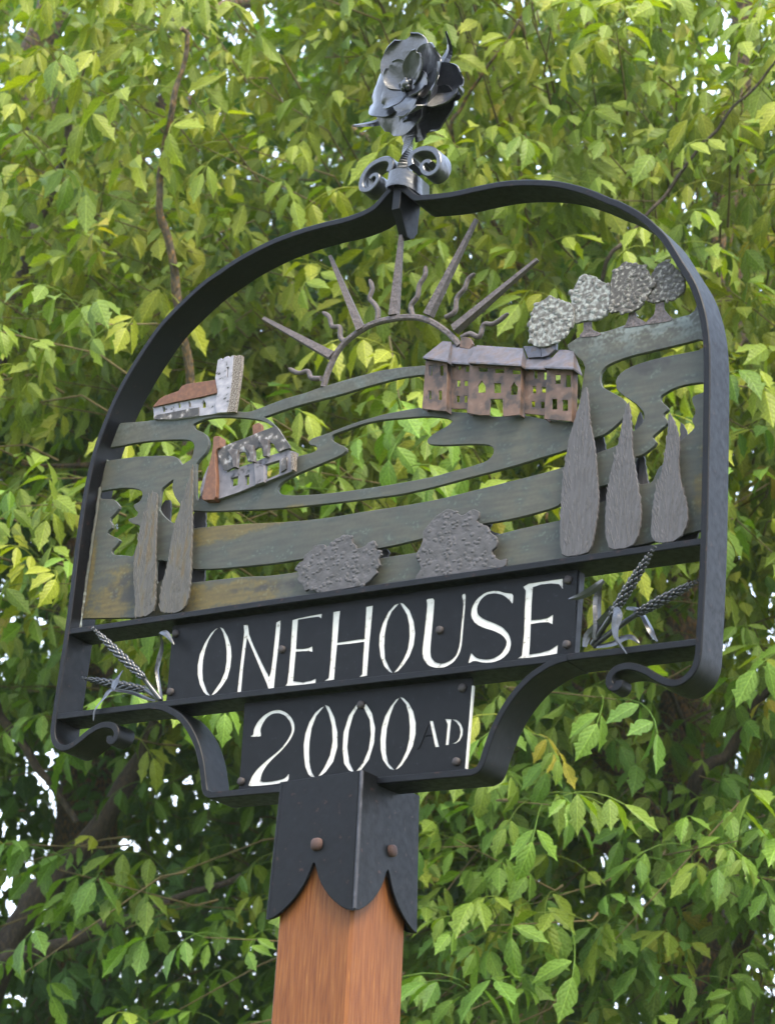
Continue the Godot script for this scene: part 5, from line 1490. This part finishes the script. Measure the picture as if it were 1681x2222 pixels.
	crown(b, Vector3(-4.7, 4.5, -4.25), Vector3(2.6, 3.1, 1.35), 2000, dark, [6, 5, 3, 5, 6, 6], "dark_bark", Vector3(-4.5, 4.4, -4.0), 0.7, 23, func(p): return 1.0)

	# the tall tree behind, with orange lichen on its trunk
	var t := thing("tall_tree", "tall tree behind the others with orange lichen on its pale trunk, upper left", "tree", Vector3(-5.3, 0, -5.4))
	o = t.position
	branch([Vector3.ZERO, Vector3(0.1, 2.0, 0.2), Vector3(-5.0, 3.9, -4.8) - o, Vector3(-4.9, 4.47, -4.56) - o, Vector3(-4.83, 5.35, -4.22) - o, Vector3(-4.76, 6.11, -3.82) - o, Vector3(-4.62, 6.83, -3.42) - o, Vector3(-4.51, 7.05, -3.35) - o, Vector3(-4.3, 7.6, -3.2) - o, Vector3(-4.2, 9.0, -3.1) - o], 0.16, 0.045, "lichened_bark", t, "trunk")
	for k in 8:
		var an := TAU * k / 8.0
		var d := Vector3(cos(an), 0, sin(an))
		branch([Vector3(0.5, 4.6 + k * 0.45, 1.0), d * 1.0 + Vector3(0.5, 5.1 + k * 0.45, 1.0), d * 2.0 + Vector3(0.5, 5.3 + k * 0.45, 1.0)], 0.045, 0.01, "lichened_bark", t)
	crown(t, Vector3(-5.0, 6.5, -6.9), Vector3(4.6, 4.1, 1.3), 2500, light, [3, 2, 1, 3, 5], "dark_bark", Vector3(-4.8, 6.4, -5.0), 0.6, 37, func(p): return 1.0)


func _ready() -> void:
	rng.seed = 2000
	var eye := Camera3D.new()
	eye.name = "camera"
	eye.position = Vector3(2.09242, 1.6, 2.73257)
	eye.basis = Basis(Vector3.UP, 0.643029) * Basis(Vector3.RIGHT, 0.365358) * Basis(Vector3(0, 0, 1), 0.0986106)
	eye.fov = 24.1895
	eye.near = 0.05
	eye.far = 900.0
	eye.current = true
	add_child(eye)
	var sky := ProceduralSkyMaterial.new()
	sky.sky_top_color = Color(0.74, 0.82, 0.95)
	sky.sky_horizon_color = Color(0.93, 0.96, 1.0)
	sky.sky_curve = 0.25
	sky.ground_bottom_color = Color(0.25, 0.27, 0.2)
	sky.ground_horizon_color = Color(0.6, 0.62, 0.6)
	sky.sky_energy_multiplier = 1.0
	var env := Environment.new()
	env.background_mode = Environment.BG_SKY
	env.sky = Sky.new()
	env.sky.sky_material = sky
	env.ambient_light_source = Environment.AMBIENT_SOURCE_SKY
	env.tonemap_mode = Environment.TONE_MAPPER_LINEAR
	env.tonemap_exposure = EXPOSURE
	env.fog_enabled = true           # a trace of haze among the leaves
	env.fog_density = 0.0007
	env.fog_light_color = Color(0.93, 0.96, 0.94)
	env.sdfgi_enabled = true
	env.ssao_enabled = true
	env.ssil_enabled = true
	var glass := CameraAttributesPhysical.new()      # a phone's small lens: leaves a little soft behind the sign
	glass.frustum_focal_length = 56.0
	glass.frustum_focus_distance = 3.95
	glass.exposure_aperture = 7.5
	var world := WorldEnvironment.new()
	world.camera_attributes = glass
	world.name = "world_environment"
	world.environment = env
	add_child(world)
	var sun := DirectionalLight3D.new()
	sun.name = "sun"
	sun.light_color = Color(1.0, 0.96, 0.89)
	sun.light_energy = 0.7
	sun.light_angular_distance = 28.0
	sun.shadow_enabled = true
	add_child(sun)
	sun.look_at_from_position(Vector3(4.4, 7.2, 2.6), Vector3.ZERO)

	make_materials()
	var turf := Shape.new()
	for i in 8:
		for j in 8:
			var x := -400.0 + i * 100.0
			var z := -400.0 + j * 100.0
			turf.quad(Vector3(x, 0, z), Vector3(x + 100, 0, z), Vector3(x + 100, 0, z + 100), Vector3(x, 0, z + 100), Vector3.UP)
	var ground := MeshInstance3D.new()
	ground.name = "ground"
	ground.mesh = turf.mesh()
	ground.material_override = mats["mown_grass"]
	ground.set_meta("kind", "structure")
	ground.set_meta("label", "mown grass ground under the sign and the trees")
	add_child(ground)
	build_sign()
	build_trees()
